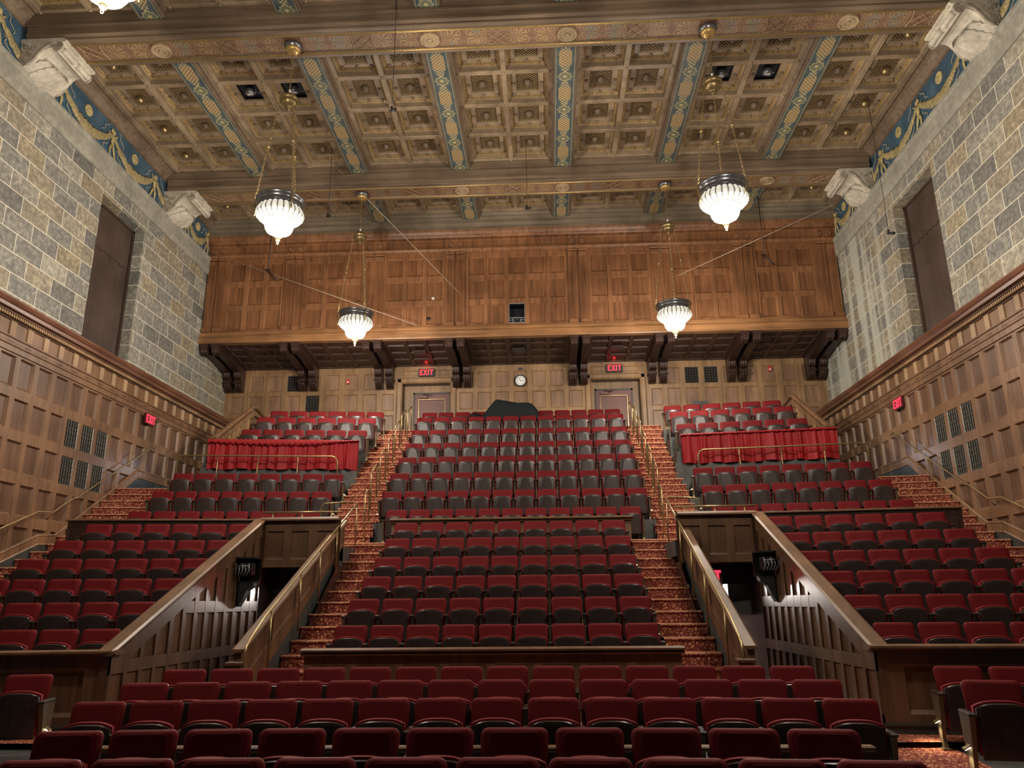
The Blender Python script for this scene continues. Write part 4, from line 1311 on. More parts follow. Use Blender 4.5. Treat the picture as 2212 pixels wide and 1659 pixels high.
# ================================================================ carved corbels under the beam ends
def corbel(s, y, label):
    r = empty('scroll_corbel', (s * XW, y, 13.45), 0, label, 'corbel', 'cream scroll corbels under the beam ends')
    X = lambda d: -s * d
    hw = .545
    m = MB()
    m.prism([(0, .60), (1.02, .60), (1.06, .62), (1.06, .66), (1.0, .70), (0, .70)], lambda d, z: (X(d), -hw - .03, z), lambda d, z: (X(d), hw + .03, z))
    for k in range(14):
        yy = -hw + .06 + k * (2 * hw - .12) / 13
        m.ball((X(1.045), yy, .615), .03, 4, 0, (.7, 1, 1.2))
        d = .08 + k * .068
        for q in (-1, 1): m.ball((X(d), q * (hw + .025), .615), .03, 4, 0, (1, .6, 1.2))
    m.build('abacus', M['plaster'], r)
    m = MB()                                                  # S-shaped body
    prof = [(0, .60), (0, .03), (.10, .02), (.20, .03), (.31, .08), (.40, .18), (.48, .30), (.56, .40), (.66, .46), (.74, .47), (.79, .42), (.86, .375), (.93, .40), (.975, .47), (.975, .60)]
    m.prism(prof, lambda d, z: (X(d), -hw, z), lambda d, z: (X(d), hw, z), 0, False)
    m.build('scroll_body', M['plaster'], r)
    for q in (-1, 1):                                         # side volutes joined by the long scroll band
        m = MB(); yy = q * (hw + .012)
        def sp(cd, cz, r0, turns, a0, dirn, n=34):
            return [(X(cd + r0 * (1 - .82 * k / n) * math.cos(a0 + dirn * 2 * math.pi * turns * k / n)), yy, cz + r0 * (1 - .82 * k / n) * math.sin(a0 + dirn * 2 * math.pi * turns * k / n)) for k in range(n + 1)]
        m.tube(sp(.88, .47, .115, 2.0, math.radians(100), -1), .032, 6, 0, True, True, (1, .8, 1))
        m.tube(sp(.17, .215, .165, 2.2, math.radians(-80), -1), .036, 6, 0, True, True, (1, .8, 1))
        band = [(.86, .585), (.70, .565), (.55, .47), (.45, .33), (.36, .16), (.26, .065), (.17, .05)]
        m.tube([(X(d), yy, z) for d, z in band], .05, 6, 0, True, True, (1, .6, 1))
        m.ball((X(.17), yy, .215), .06, 6, 0, (1, .6, 1)); m.ball((X(.88), yy, .47), .035, 6, 0, (1, .6, 1))
        for (d, z, rr) in ((.12, .50, .05), (.28, .46, .04), (.36, .52, .035), (.20, .42, .035)): m.ball((X(d), yy, z), rr, 6, 0, (1, .5, 1))
        m.tube([(X(.06), yy, .56), (X(.16), yy, .53), (X(.22), yy, .44), (X(.30), yy, .40), (X(.40), yy, .47)], .018, 5, 0, True, True, (1, .7, 1))
        m.build('volute', M['plaster_dark'], r)
    m = MB()                                                  # acanthus leaf lying along the underside, tip curling forward
    nu, nv = 26, 37
    for lay in (0, 1):
        g = []
        for i in range(nu + 1):
            t = i / nu
            row = []
            for j in range(nv + 1):
                w = 2 * j / nv - 1
                half = (hw * 1.0 if lay == 0 else hw * .62) * (1 - .50 * t ** 3) * (1 + .045 * math.sin(t * 30))
                L_ = .74 if lay == 0 else .80
                d = .01 + L_ * t * (1 - .10 * abs(w) ** 2)
                z = -.02 + .36 * t ** 1.9 + .05 * math.sin(math.pi * t) - .02 + .020 * math.cos(w * (11 if lay == 0 else 6) * math.pi + 2 * t) * (.35 + .65 * t) - .045 * lay + .03 * (1 - w * w) * -1
                if t > .80: z -= .16 * ((t - .80) / .20) ** 2; d -= .02 * ((t - .8) / .2) ** 2
                row.append((X(d), w * half, z))
            g.append(row)
        m.loft(g, 0, False, False, True)
    m.build('acanthus_leaf', M['plaster'], r)
    m = MB()                                                  # two rolled scroll ends on the front face
    for q in (-1, 1):
        m.lathe([(.0, -.22), (.06, -.22), (.078, -.19), (.066, -.12), (.06, 0), (.066, .12), (.078, .19), (.06, .22), (0, .22)], 12, (X(.965), q * .27, .44), 0, True, 'Y')
    m.build('front_roll', M['plaster'], r)
    return r
for s, side in ((-1, 'left'), (1, 'right')):
    corbel(s, 14.65, 'large cream scroll corbel on the %s wall under the near beam' % side)
    corbel(s, 21.35, 'cream scroll corbel on the %s wall under the far beam' % side)

# ================================================================ brackets under the booth
BPROF = [(24.10, 10.28), (24.10, 10.18), (24.13, 10.15), (24.13, 10.08), (24.18, 10.0), (24.30, 9.95), (24.42, 9.95), (24.48, 10.01), (24.62, 10.04), (25.3, 9.98), (25.85, 9.88), (26.03, 9.86), (26.03, 9.99), (26.06, 10.02),
         (26.06, 9.86), (26.12, 9.70), (26.22, 9.62), (26.22, 9.56), (26.20, 9.54), (26.20, 9.47), (26.26, 9.44), (26.33, 9.30), (26.44, 9.23), (26.6, 9.22), (26.6, 10.3)]
nb = ['outermost left', 'second from left', 'third from left', 'fourth from left', 'fourth from right', 'third from right', 'second from right', 'outermost right']
for i, a in enumerate(PAIRS):
    for q in (-1, 1):
        c = a + q * .195
        c = max(-XW + .15, min(XW - .15, c))
        r = empty('console_bracket', (c, YX, 10.2), 0, 'dark carved bracket under the walnut booth, %s one of the %s pair' % ('left' if q < 0 else 'right', nb[i]), 'bracket', 'carved brackets under the booth')
        m = MB()
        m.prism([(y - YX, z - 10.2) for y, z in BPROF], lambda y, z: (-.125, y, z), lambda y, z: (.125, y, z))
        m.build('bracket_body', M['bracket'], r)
        for (y, z, ln) in ((24.11, 10.20, [(24.155, -.10), (24.17, -.18), (24.26, -.245), (24.38, -.25)]), (26.04, 9.97, [(26.08, -.25), (26.09, -.36), (26.11, -.48), (26.2, -.57)]), (26.20, 9.515, [(26.22, -.70), (26.23, -.78), (26.31, -.88), (26.42, -.96)])):
            m = MB()
            m.bbox(-.15, y - YX - .03, z - 10.2 - .035, .15, y - YX + .16, z - 10.2 + .035, .012)
            for x in (-.075, 0, .075): m.tube([(x, a_ - YX, b_) for a_, b_ in ln], .03, 6)
            m.build('carved_block', M['bracket'], r)
# ================================================================ parapets, barriers and rails
def slope_z(y): return 1.20 + (y - 10.9) * .4435

# panelled walls beside the two passages under the seating
for s, side in ((-1, 'left'), (1, 'right')):
    o = .07
    xo = s * 4.85 + (o if s > 0 else .03)
    # ---- outer parapet: sloped wall plus the front wall facing the stage
    r = empty('panelled_parapet', (xo, 10.3, 0), 0, 'oak-panelled parapet enclosing the lower %s side block, with sloping cap rail' % side, 'parapet', 'panelled parapets of the side blocks')
    yf = 10.28; ye = 15.32
    sl = lambda y: 1.17 + (y - yf) * .4375
    L = lambda x, y, z: (x - xo, y - 10.3, z)
    d = -s                                                     # the panelled face looks towards the hall's centre line
    m = MB()
    pts = [(yf, .02), (ye + .1, .02), (ye + .1, sl(ye + .1)), (yf, sl(yf))]
    m.prism(pts, lambda y, z: L(xo - d * .12, y, z), lambda y, z: L(xo, y, z), 0)
    def strip(pts, t=.03, b=.012):
        rings = [[L(xo + d * .0, y, z) for y, z in pts], [L(xo + d * t, y, z) for y, z in pts]]
        m.loft(rings, 0, True, True)
    n = 13
    pit = (ye - yf) / n
    for k in range(n + 1):
        a = yf + k * pit - .045; b = a + .09
        a = max(a, yf); b = min(b, ye)
        strip([(a, .3), (b, .3), (b, sl(b) - .05), (a, sl(a) - .05)])
    for z0, z1 in ((.29, .42), (.92, 1.09), (1.66, 1.84), (2.45, 2.6)):
        ys_ = max(yf, yf + (z1 + .2 - 1.17) / .4375)
        if ys_ < ye: strip([(ys_, z0), (ye, z0), (ye, z1), (ys_, z1)], .028)
        if z1 < 1.1: strip([(yf, z0), (ye, z0), (ye, z1), (yf, z1)], .029)
    strip([(yf, sl(yf) - .26), (ye, sl(ye) - .26), (ye, sl(ye) - .04), (yf, sl(yf) - .04)], .034)
    m.build('sloped_panelling', M['parapet'], r)
    # front
    t = math.radians(7.5)
    m = MB()
    x1 = 10.5
    Pf = lambda u, z, dd: L(s * (abs(xo) + u), fan_y(10.26, abs(xo) + u) - dd, z)
    W_ = x1 - abs(xo)
    us = [(a, b) for a, b in spans(0, W_, 4, .26, .30)]
    panel_grid(m, 0, W_, .28, 1.17, us, [(.42, .98)], Pf, .035, .03, .05)
    m.loft([[Pf(0, .02, 0), Pf(W_, .02, 0), Pf(W_, .02, -.1), Pf(0, .02, -.1)], [Pf(0, 1.17, -.0), Pf(W_, 1.17, -.0), Pf(W_, 1.17, -.1), Pf(0, 1.17, -.1)]], 0, True, True) if False else None
    m.quad(Pf(0, 1.17, 0), Pf(W_, 1.17, 0), Pf(W_, 1.17, -.12), Pf(0, 1.17, -.12))
    m.quad(Pf(0, 0, -.12), Pf(W_, 0, -.12), Pf(W_, 1.17, -.12), Pf(0, 1.17, -.12))
    m.build('front_panelling', M['parapet'], r)
    m = MB()
    m.prism([(-.03, .0), (.018, .0), (.018, .28), (.03, .29), (.03, .32), (-.03, .32)], lambda dd, z: Pf(-.02, z, dd), lambda dd, z: Pf(W_, z, dd))
    m.prism([(yf - .01, 0), (ye, 0), (ye, .28), (yf - .01, .28)], lambda y, z: L(xo, y, z), lambda y, z: L(xo + d * .04, y, z))
    m.build('dark_base', M['base'], r)
    m = MB()
    m.prism([(-.17, 0), (-.17, .04), (-.13, .065), (.05, .065), (.085, .045), (.085, .02), (.05, .0)], lambda dd, z: L(xo + d * dd, yf - .05, sl(yf - .05) + z), lambda dd, z: L(xo + d * dd, ye, sl(ye) + z))
    m.prism([(-.16, 1.165), (-.16, 1.205), (-.13, 1.225), (.05, 1.225), (.085, 1.21), (.085, 1.185), (.05, 1.165)], lambda dd, z: Pf(-.09, z, dd), lambda dd, z: Pf(W_, z, dd))
    m.build('cap_rail', M['cap'], r)

    # ---- front wall above the passage mouth
    xa, xb = sorted((s * 3.33 + o, xo - s * .0))
    r = empty('passage_header', ((xa + xb) / 2, 15.3, 2.46), 0, 'panelled wall above the dark passage mouth on the %s, topped by a brass rail' % side, 'panelling', 'panelled headers over the passages')
    cx = (xa + xb) / 2
    m = MB()
    Ph = lambda x, z, dd: (x - cx, -dd, z - 2.46)
    panel_grid(m, xa, xb, 2.47, 3.40, spans(xa, xb, 3, .15, .10), [(2.63, 3.18)], Ph, .035, .025, .045)
    m.box(xa - cx, .0, .01, xb - cx, .12, .02); m.box(xa - cx, .10, .0, xb - cx, .12, .94)
    m.build('header_panelling', M['parapet'], r)
    m = MB()
    m.prism([(-.09, .92), (-.09, .95), (-.05, .99), (.14, .99), (.14, .92)], lambda y, z: (xa - cx, y, z), lambda y, z: (xb - cx, y, z))
    m.build('header_cap', M['cap'], r)
    m = MB()
    zt = 1.095
    m.tube([(xa - cx - .02, .04, zt), (xb - cx + .02, .04, zt)], .018, 8)
    m.build('brass_top_rail', M['oldbrass'], r)
    for f in (.12, .5, .88):
        m = MB()
        m.lathe([(.035, .985), (.03, 1.0), (.014, 1.02), (.018, 1.04), (.010, 1.06), (.014, 1.085)], 8, (xa - cx + (xb - xa) * f, .04, 0))
        m.build('brass_baluster', M['oldbrass'], r)

    # ---- passage below (part of the building)
    m = MB()
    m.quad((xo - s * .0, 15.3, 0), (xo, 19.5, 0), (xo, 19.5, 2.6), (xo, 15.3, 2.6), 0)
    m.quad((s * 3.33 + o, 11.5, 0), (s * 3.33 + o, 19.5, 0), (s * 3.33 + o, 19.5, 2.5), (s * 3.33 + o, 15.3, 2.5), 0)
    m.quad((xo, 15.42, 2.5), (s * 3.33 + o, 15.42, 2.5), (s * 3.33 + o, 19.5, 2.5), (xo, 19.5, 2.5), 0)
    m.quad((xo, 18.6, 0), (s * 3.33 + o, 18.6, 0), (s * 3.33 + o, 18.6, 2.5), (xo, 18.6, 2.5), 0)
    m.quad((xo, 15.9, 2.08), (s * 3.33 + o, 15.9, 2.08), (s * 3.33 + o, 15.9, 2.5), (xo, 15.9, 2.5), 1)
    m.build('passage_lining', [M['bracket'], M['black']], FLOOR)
    lamp('passage_lamp', (s * 4.12, 17.1, 2.12), POWER_TUNNEL, (1.0, .93, .86), .12, FLOOR)

    # ---- inner stair wall with brass handrail, on the aisle side of the passage
    xi = s * 3.42 + .08; dd_ = -s
    y0, y1 = 10.95, 16.05
    r = empty('stair_wall', (xi, y0, 0), 0, 'sloping panelled stair wall with brass handrail along the %s centre aisle' % side, 'stair wall', 'panelled stair walls of the centre aisles')
    L2 = lambda x, y, z: (x - xi, y - y0, z)
    st = lambda y: 1.155 + (y - y0) * .4435
    m = MB()
    body = [(y0, .45), (y0 + .35, .55), (y1, st(y1) - .46), (y1, st(y1)), (y0, st(y0))]
    m.prism(body, lambda y, z: L2(xi - dd_ * .10, y, z), lambda y, z: L2(xi, y, z), 0)
    for (a, b) in spans(y0, y1, 5, .16, .12):
        q = [(a, st(a) - .40), (b, st(b) - .40), (b, st(b) - .09), (a, st(a) - .09)]
        c = [(a + .03, st(a + .03) - .37), (b - .03, st(b - .03) - .37), (b - .03, st(b - .03) - .12), (a + .03, st(a + .03) - .12)]
        m.loft([[L2(xi + dd_ * .001, y, z) for y, z in q], [L2(xi + dd_ * .016, y, z) for y, z in q], [L2(xi + dd_ * .004, y, z) for y, z in c]], 0, True, False)
        m.add([L2(xi + dd_ * .004, y, z) for y, z in c], [(0, 1, 2, 3)], 0)
    m.build('stair_panelling', M['parapet'], r)
    m = MB()
    m.prism([(y0 + .3, .1), (y1, 1.0), (y1, st(y1) - .44), (y0 + .3, .53)], lambda y, z: L2(xi - dd_ * .09, y, z), lambda y, z: L2(xi - dd_ * .02, y, z), 0)
    m.build('dark_stringer', M['base'], r)
    m = MB()
    m.prism([(-.14, 0), (-.14, .025), (-.11, .045), (.03, .045), (.05, .03), (.05, .01), (.03, 0)], lambda a, z: L2(xi + dd_ * a, y0 - .03, st(y0 - .03) + z), lambda a, z: L2(xi + dd_ * a, y1, st(y1) + z))
    m.build('cap_rail', M['cap'], r)
    m = MB()
    m.bbox(-.09 - .05 * 1, -.10, .18, .09 - .05, .0, .98, .008); m.bbox(-.17, -.14, .98, .07, .03, 1.03, .012)
    m.T = Matrix.Identity(4)
    m.build('newel_post', M['parapet'], r)
    m = MB()
    xr = dd_ * .075
    rail = [(xr, -.06, .35), (xr, -.08, 1.12), (xr, -.04, 1.22), (xr, .06, 1.30)] + [(xr, t_, 1.20 + .16 + (t_ - .0) * .4435 - .02) for t_ in (.6, 2, 4, y1 - y0, y1 - y0 + .62)]
    m.tube(rail, .019, 8)
    m.build('brass_handrail', M['brass'], r)
    for t_ in (.85, 2.15, 3.2, 4.25, 5.72):
        m = MB()
        top = 1.20 + .14 + t_ * .4435
        m.tube([(xr, t_, top - .95), (xr, t_, top)], .015, 8)
        m.build('rail_post', M['oldbrass'], r)

    # ---- looped rail on the landing over the passage
    lx = s * 3.36 + o
    r = empty('landing_rail', (s * 3.7, 16.65, 2.92), 0, 'short brass loop rail on the landing above the %s passage' % side, 'handrail', 'brass loop rails on the landings')
    m = MB()
    x_in, x_out = s * 3.40 + o - s * 3.7, s * 4.08 + o * .5 - s * 3.7
    m.tube([(x_out, 0, .0), (x_out, 0, .86), (x_out - s * .02, 0, .93), (x_out - s * .08, 0, .97), (x_in, 0, 1.0)], .018, 8)
    m.build('rail_tube', M['oldbrass'], r)

    # ---- barrier behind the lower side block
    r = empty('low_barrier', (s * 7, fan_y(16.0, 7), 2.5), -s * t, 'low dark wood barrier behind the lower %s side block' % side, 'barrier', 'low wooden barriers between the seat blocks')
    m = MB(); w = 1.96
    m.box(-w, -.03, 0, w, .03, .96); 
    for a, b in spans(-w, w, 7, .10): m.bbox(a, -.045, .2, b, -.02, .8, .012)
    m.build('barrier_panel', M['bracket'], r)
    m = MB(); m.bbox(-w - .03, -.075, .955, w + .03, .075, 1.0, .014)
    m.build('cap_rail', M['cap'], r)

    # ---- wing: skirted railing in front, stair rail at the outer side
    za, zb = 5.36, 6.17
    xa, xb = (-8.44, -4.34) if s < 0 else (4.55, 8.62)
    r = empty('red_curtain', ((xa + xb) / 2, fan_y(20.83, (xa + xb) / 2), za), -s * t, 'pleated red velvet skirt hung along the front of the %s wing block' % side, 'curtain', 'red curtains of the wing blocks')
    cx = (xa + xb) / 2
    m = MB(); nx, nz = 240, 10
    ph = [0]
    for i in range(nx): ph.append(ph[-1] + .30 + .16 * math.sin(i * .21 + s) + .10 * math.sin(i * .53))
    rows_ = []
    for j in range(nz + 1):
        v = j / nz
        row = []
        for i in range(nx + 1):
            x = xa - cx + (xb - xa) * i / nx
            amp = .012 + .045 * (1 - v)
            row.append((x + .02 * math.sin(ph[i] + 1.2) * (1 - v), amp * math.sin(ph[i]) + .015 * math.sin(ph[i] * 2.3), (zb - za) * v + (.018 * math.sin(ph[i] * .5) if j == 0 else 0)))
        rows_.append(row)
    m.loft(rows_, 0, False, False, True)
    m.build('pleated_cloth', M['curtain'], r)
    m = MB()
    rows_ = []
    lob = [( -.045, .0), (-.075, -.05), (-.085, -.11), (-.06, -.165), (-.02, -.17), (.03, -.02), (.0, .02), (-.045, .0)]
    for i in range(0, 181):
        x = xa - cx + (xb - xa) * i / 180
        t_ = i / 180
        k = (.55 + .45 * math.sin(math.pi * t_) + .12 * math.sin(i * .9)) if s < 0 else .32 + .04 * math.sin(i * .8)
        if s < 0 and t_ > .72: k *= max(.3, 1 - (t_ - .72) * 2.6)
        rows_.append([(x, y * (1 if s < 0 else .8) + .006 * math.sin(i * 1.9 + z * 40), (zb - za) + .01 + z * k + .008 * math.sin(i * 1.3 + z * 60)) for y, z in lob])
    m.loft(rows_, 0, False, False, True)
    m.build('gathered_heading', M['curtain'], r)
    m = MB(); m.tube([(xa - cx, .06, zb - za - .01), (xb - cx, .06, zb - za - .01)], .02, 8)
    m.build('curtain_bar', M['oldbrass'], r)

    xs = s * 8.55 + .04
    r = empty('wing_stair_rail', (xs, 20.9, 4.86), 0, 'sloping wooden stair rail with newel post outside the %s wing block' % side, 'stair rail', 'wooden stair rails of the wing blocks')
    m = MB()
    m.bbox(-.085, -.085, 0, .085, .085, 1.40, .012); m.bbox(-.12, -.12, 1.40, .12, .12, 1.50, .03); m.bbox(-.10, -.10, 1.30, .10, .10, 1.36, .012)
    m.build('newel_post', M['wains'], r)
    m = MB()
    rp = [(.0, 1.42), (2.6, 2.98), (2.85, 3.05), (3.75, 2.93)]
    for (a, za_), (b, zb_) in zip(rp[:-1], rp[1:]):
        m.prism([(-.07, 0), (-.07, .05), (-.04, .09), (.04, .09), (.07, .05), (.07, 0), (.03, -.04), (-.03, -.04)], lambda x, z: (x, a, za_ + z), lambda x, z: (x, b, zb_ + z))
        m.prism([(-.035, -.26), (-.035, -.10), (.035, -.10), (.035, -.26)], lambda x, z: (x, a, za_ + z), lambda x, z: (x, b, zb_ + z))
    m.build('sloping_handrail', M['wains'], r)
    y = .28; 
    while y < 2.6:
        m = MB(); zt_ = 1.42 + y * .6 - .25; zb_ = .1 + y * .52
        m.loft([[(-.03, y - .09, zb_), (.03, y - .09, zb_), (.03, y + .09, zb_), (-.03, y + .09, zb_)], [(-.03, y - .09, zt_), (.03, y - .09, zt_), (.03, y + .09, zt_ + .09), (-.03, y + .09, zt_ + .09)]], 0, True, True)
        m.build('flat_baluster', M['back'], r)
        y += .34
    # brass loop rail behind the upper side block
    xa, xb = (-9.10, -4.83) if s < 0 else (4.93, 9.22)
    r = empty('loop_handrail', ((xa + xb) / 2, fan_y(20.56, (xa + xb) / 2), 4.3), -s * t, 'long brass loop handrail behind the top row of the upper %s side block' % side, 'handrail', 'long brass loop handrails')
    cx = (xa + xb) / 2; zt_ = 1.38
    m = MB()
    m.tube([(xa - cx, 0, .5), (xa - cx, 0, zt_ - .14), (xa - cx + .05, 0, zt_ - .04), (xa - cx + .15, 0, zt_), (xb - cx - .15, 0, zt_), (xb - cx - .05, 0, zt_ - .04), (xb - cx, 0, zt_ - .14), (xb - cx, 0, .5)], .022, 8)
    m.build('rail_tube', M['oldbrass'], r)
    for k in (1, 2, 3):
        m = MB(); x = xa - cx + (xb - xa) * k / 4
        m.tube([(x, 0, .5), (x, 0, zt_)], .016, 8); m.build('rail_post', M['oldbrass'], r)
    # front of the wing: grey wall
    m = MB()
    fan_block(m, s, 4.40, 8.6, 20.90, 20.99, 4.6, za + .05)
    m.build('wing_front', M['concrete'], FLOOR)

    # ---- handrail on the wainscot
    r = empty('wall_handrail', (s * (XP - .12), 15, 3), 0, 'long thin brass handrail climbing the %s wainscot' % side, 'handrail', 'brass wall handrails')
    pts = [(11.0, 1.42), (15.63, 3.36), (16.68, 3.81), (17.2, 3.85), (17.80, 4.22), (18.07, 4.32), (21.25, 6.18), (21.35, 6.14)]
    m = MB(); m.tube([(0, y - 15, z - 3) for y, z in pts], .019, 8)
    m.build('rail_tube', M['brass'], r)
    for y, z in ((13.3, 2.38), (15.3, 3.22), (18.2, 4.39), (19.6, 5.21), (21.1, 6.09)):
        m = MB(); m.tube([(0, y - 15, z - 3.02), (s * .03, y - 15, z - 3.09), (s * .10, y - 15, z - 3.09)], .011, 6)
        m.ball((s * .09, y - 15, z - 3.09), .03, 6); m.build('rail_bracket', M['brass'], r)

    # ---- aisle rails beside the upper centre block
    xr_ = -3.44 if s < 0 else 3.56
    spots = [(18.55, 3.55), (18.95, 4.15), (19.90, 4.75), (20.85, 5.35), (21.75, 5.95), (22.65, 6.5), (23.6, 6.85)]
    nm = ['lowest', 'second', 'third', 'fourth', 'fifth', 'sixth', 'topmost']
    for k, (y, z) in enumerate(spots):
        r = empty('aisle_rail', (xr_, y, z), 0, 'brass hairpin aisle rail beside the %s carpeted stair, %s going up' % (side, nm[k]), 'handrail', 'brass aisle rails along the upper centre block')
        m = MB()
        h = .92
        if k == 0: pp = [(0, -.42, -.35), (0, -.42, .68), (0, -.34, .80), (0, -.2, .86), (0, -.06, .84), (0, .0, .72), (0, .0, .10)]
        else: pp = [(0, -.30, -.22), (0, -.30, h - .28), (0, -.27, h - .18), (0, .26, h + .12), (0, .31, h + .10), (0, .33, h + .02), (0, .33, .16)]
        m.tube(pp, .020, 8)
        m.build('rail_tube', M['brass'], r)
        for e_ in (pp[0], pp[-1]):
            m = MB(); m.lathe([(.04, 0), (.04, .015), (.022, .03)], 10, e_); m.build('rail_foot', M['brass'], r)
    # cool light where the side passage opens behind the upper side block
    lamp('side_passage_lamp', (s * 9.35, 22.1, 5.75), POWER_PASSAGE, (.72, .85, 1.0), .15, FLOOR)

# centre barriers
def barrier(name, y, x0, x1, z0, z1, n, label):
    cx = (x0 + x1) / 2
    r = empty(name, (cx, y, z0), 0, label, 'barrier', 'panelled barriers of the centre blocks')
    m = MB()
    panel_grid(m, x0 - cx, x1 - cx, 0, z1 - z0, spans(x0 - cx, x1 - cx, n, .13, .12), [(.12, z1 - z0 - .2)], lambda x, z, d: (x, -.04 - d, z), .03, .025, .04)
    m.box(x0 - cx, -.035, 0, x1 - cx, .04, z1 - z0)
    m.box(x0 - cx - .001, -.04, 0, x0 - cx, .04, z1 - z0); 
    m.build('barrier_panelling', M['parapet'], r)
    m = MB()
    m.prism([(-.10, -.05), (-.085, -.075), (-.05, -.08), (-.05, -.03), (-.11, -.02), (-.115, .005), (-.09, .025), (.07, .025), (.07, -.08), (-.02, -.08)], lambda y_, z: (x0 - cx - .04, y_, z1 - z0 + z), lambda y_, z: (x1 - cx + .04, y_, z1 - z0 + z))
    m.build('cap_rail', M['cap'], r)
    return r
barrier('front_barrier', 11.42, -2.60, 2.70, .20, 1.14, 8, 'long panelled wooden barrier in front of the lower centre block')
barrier('front_barrier', 17.55, -2.66, 2.74, 2.62, 3.60, 8, 'panelled wooden barrier between the lower and upper centre blocks')

r = empty('low_rail', (.15, 6.9, 0), 0, 'long low wooden rail running behind the second row of front seats', 'rail')
m = MB(); m.bbox(-3.28, -.05, .585, 3.33, .05, .63, .012)
m.build('rail_board', M['cap'], r)
for x in (-3.1, -1.55, 0, 1.55, 3.1):
    m = MB(); m.box(x - .03, -.03, 0, x + .03, .03, .585); m.build('rail_leg', M['standard'], r)

# ================================================================ signs, clock, grilles and small fittings
def letters(mb, P, W_, H_, t, m=0):
    """EXIT in strokes inside a W x H box; P(u, v) -> 3-D point function with depth"""
    def bar(u0, v0, u1, v1, w=t):
        du, dv = u1 - u0, v1 - v0; l = math.hypot(du, dv); nu, nv = -dv / l * w / 2, du / l * w / 2
        q = [(u0 + nu, v0 + nv), (u0 - nu, v0 - nv), (u1 - nu, v1 - nv), (u1 + nu, v1 + nv)]
        mb.loft([[P(a, b, 0) for a, b in q], [P(a, b, .008) for a, b in q]], m, True, True)
    g = W_ * .06
    w = [W_ * .23, W_ * .30, W_ * .09, W_ * .27]
    u = 0; h = t / 2
    bar(u + h, 0, u + h, H_); bar(u, h, u + w[0], h); bar(u, H_ / 2, u + w[0] * .8, H_ / 2); bar(u, H_ - h, u + w[0], H_ - h)
    u += w[0] + g * .7
    bar(u + h, 0, u + w[1] - h, H_); bar(u + w[1] - h, 0, u + h, H_)
    u += w[1] + g * .7
    bar(u + w[2] / 2, 0, u + w[2] / 2, H_)
    u += w[2] + g * .8
    bar(u, H_ - h, u + w[3], H_ - h); bar(u + w[3] / 2, 0, u + w[3] / 2, H_)

for s, (x0, x1, z0, z1) in ((-1, (-3.70, -3.11, 9.675, 9.965)), (1, (3.08, 3.67, 9.68, 9.98))):
    cx = (x0 + x1) / 2
    r = empty('exit_sign', (cx, YB - .06, z0), 0, 'lit red EXIT sign over the %s door in the back wall' % ('left' if s < 0 else 'right'), 'exit sign', 'exit signs over the back doors')
    m = MB(); w = (x1 - x0) / 2
    m.bbox(-w, -.05, 0, w, .05, z1 - z0, .01)
    m.build('sign_box', M['black'], r)
    m = MB(); letters(m, lambda u, v, d: (-w + .06 + u, -.052 - d, .05 + v), 2 * w - .12, z1 - z0 - .09, .036)
    m.build('sign_letters', M['red_glow'], r)
    lamp('sign_glow', (0, -.12, z1 - z0 + .12), POWER_EXIT, (1, .03, .04), .05, r)
for s, (y0, z0) in ((-1, (20.80, 6.80)), (1, (20.55, 6.77))):
    r = empty('exit_sign', (s * (XP - .05), y0 + .24, z0), 0, 'lit red EXIT sign on the %s wainscot above the handrail end' % ('left' if s < 0 else 'right'), 'exit sign', 'exit signs on the side walls')
    m = MB(); m.bbox(-.03, -.27, -.015, .03, .27, .285, .008)
    m.build('sign_box', M['red_face'], r)
    m = MB()
    if s < 0: letters(m, lambda u, v, d: (.032 + d, -.24 + u, .015 + v), .48, .235, .040)
    else: letters(m, lambda u, v, d: (-.032 - d, .24 - u, .015 + v), .48, .235, .040)
    m.build('sign_letters', M['red_glow_side'], r)
r = empty('exit_sign', (3.98, 15.62, 2.06), 0, 'red EXIT sign inside the right passage, mostly hidden by the stair wall', 'exit sign')
m = MB(); m.bbox(-.27, -.02, -.02, .27, .03, .32, .008); m.build('sign_box', M['black'], r)
m = MB(); letters(m, lambda u, v, d: (-.24 + u, -.022 - d, .02 + v), .48, .26, .05); m.build('sign_letters', M['red_glow_side'], r)
lamp('sign_glow', (0.1, -.15, .1), .8, (1, .03, .05), .05, r)
r = empty('exit_sign', (-3.70, 15.62, 2.06), 0, 'red EXIT sign hidden inside the left passage behind the stair wall', 'exit sign')
m = MB(); m.bbox(-.27, -.02, -.02, .27, .03, .32, .008); m.build('sign_box', M['black'], r)
m = MB(); letters(m, lambda u, v, d: (-.24 + u, -.022 - d, .02 + v), .48, .26, .05); m.build('sign_letters', M['red_glow_side'], r)
lamp('sign_glow', (-0.1, -.15, .1), .8, (1, .03, .05), .05, r)
# door at the end of the right passage, pinkish light put into its colour
r = tag(empty('door_3', (4.60, 18.5, 0)), 'door in pale pink light seen at the end of the right passage', 'door', None, 'structure')
m = MB(); m.bbox(-.20, -.03, .1, .14, .03, 2.02, .01); m.build('door_leaf', NT('pinkish_lit_door').done((.62, .42, .38), .5), r)
m = MB(); m.bbox(-.06, -.045, 1.05, .06, -.03, 1.25, .005); m.build('door_plate', M['black'], r)

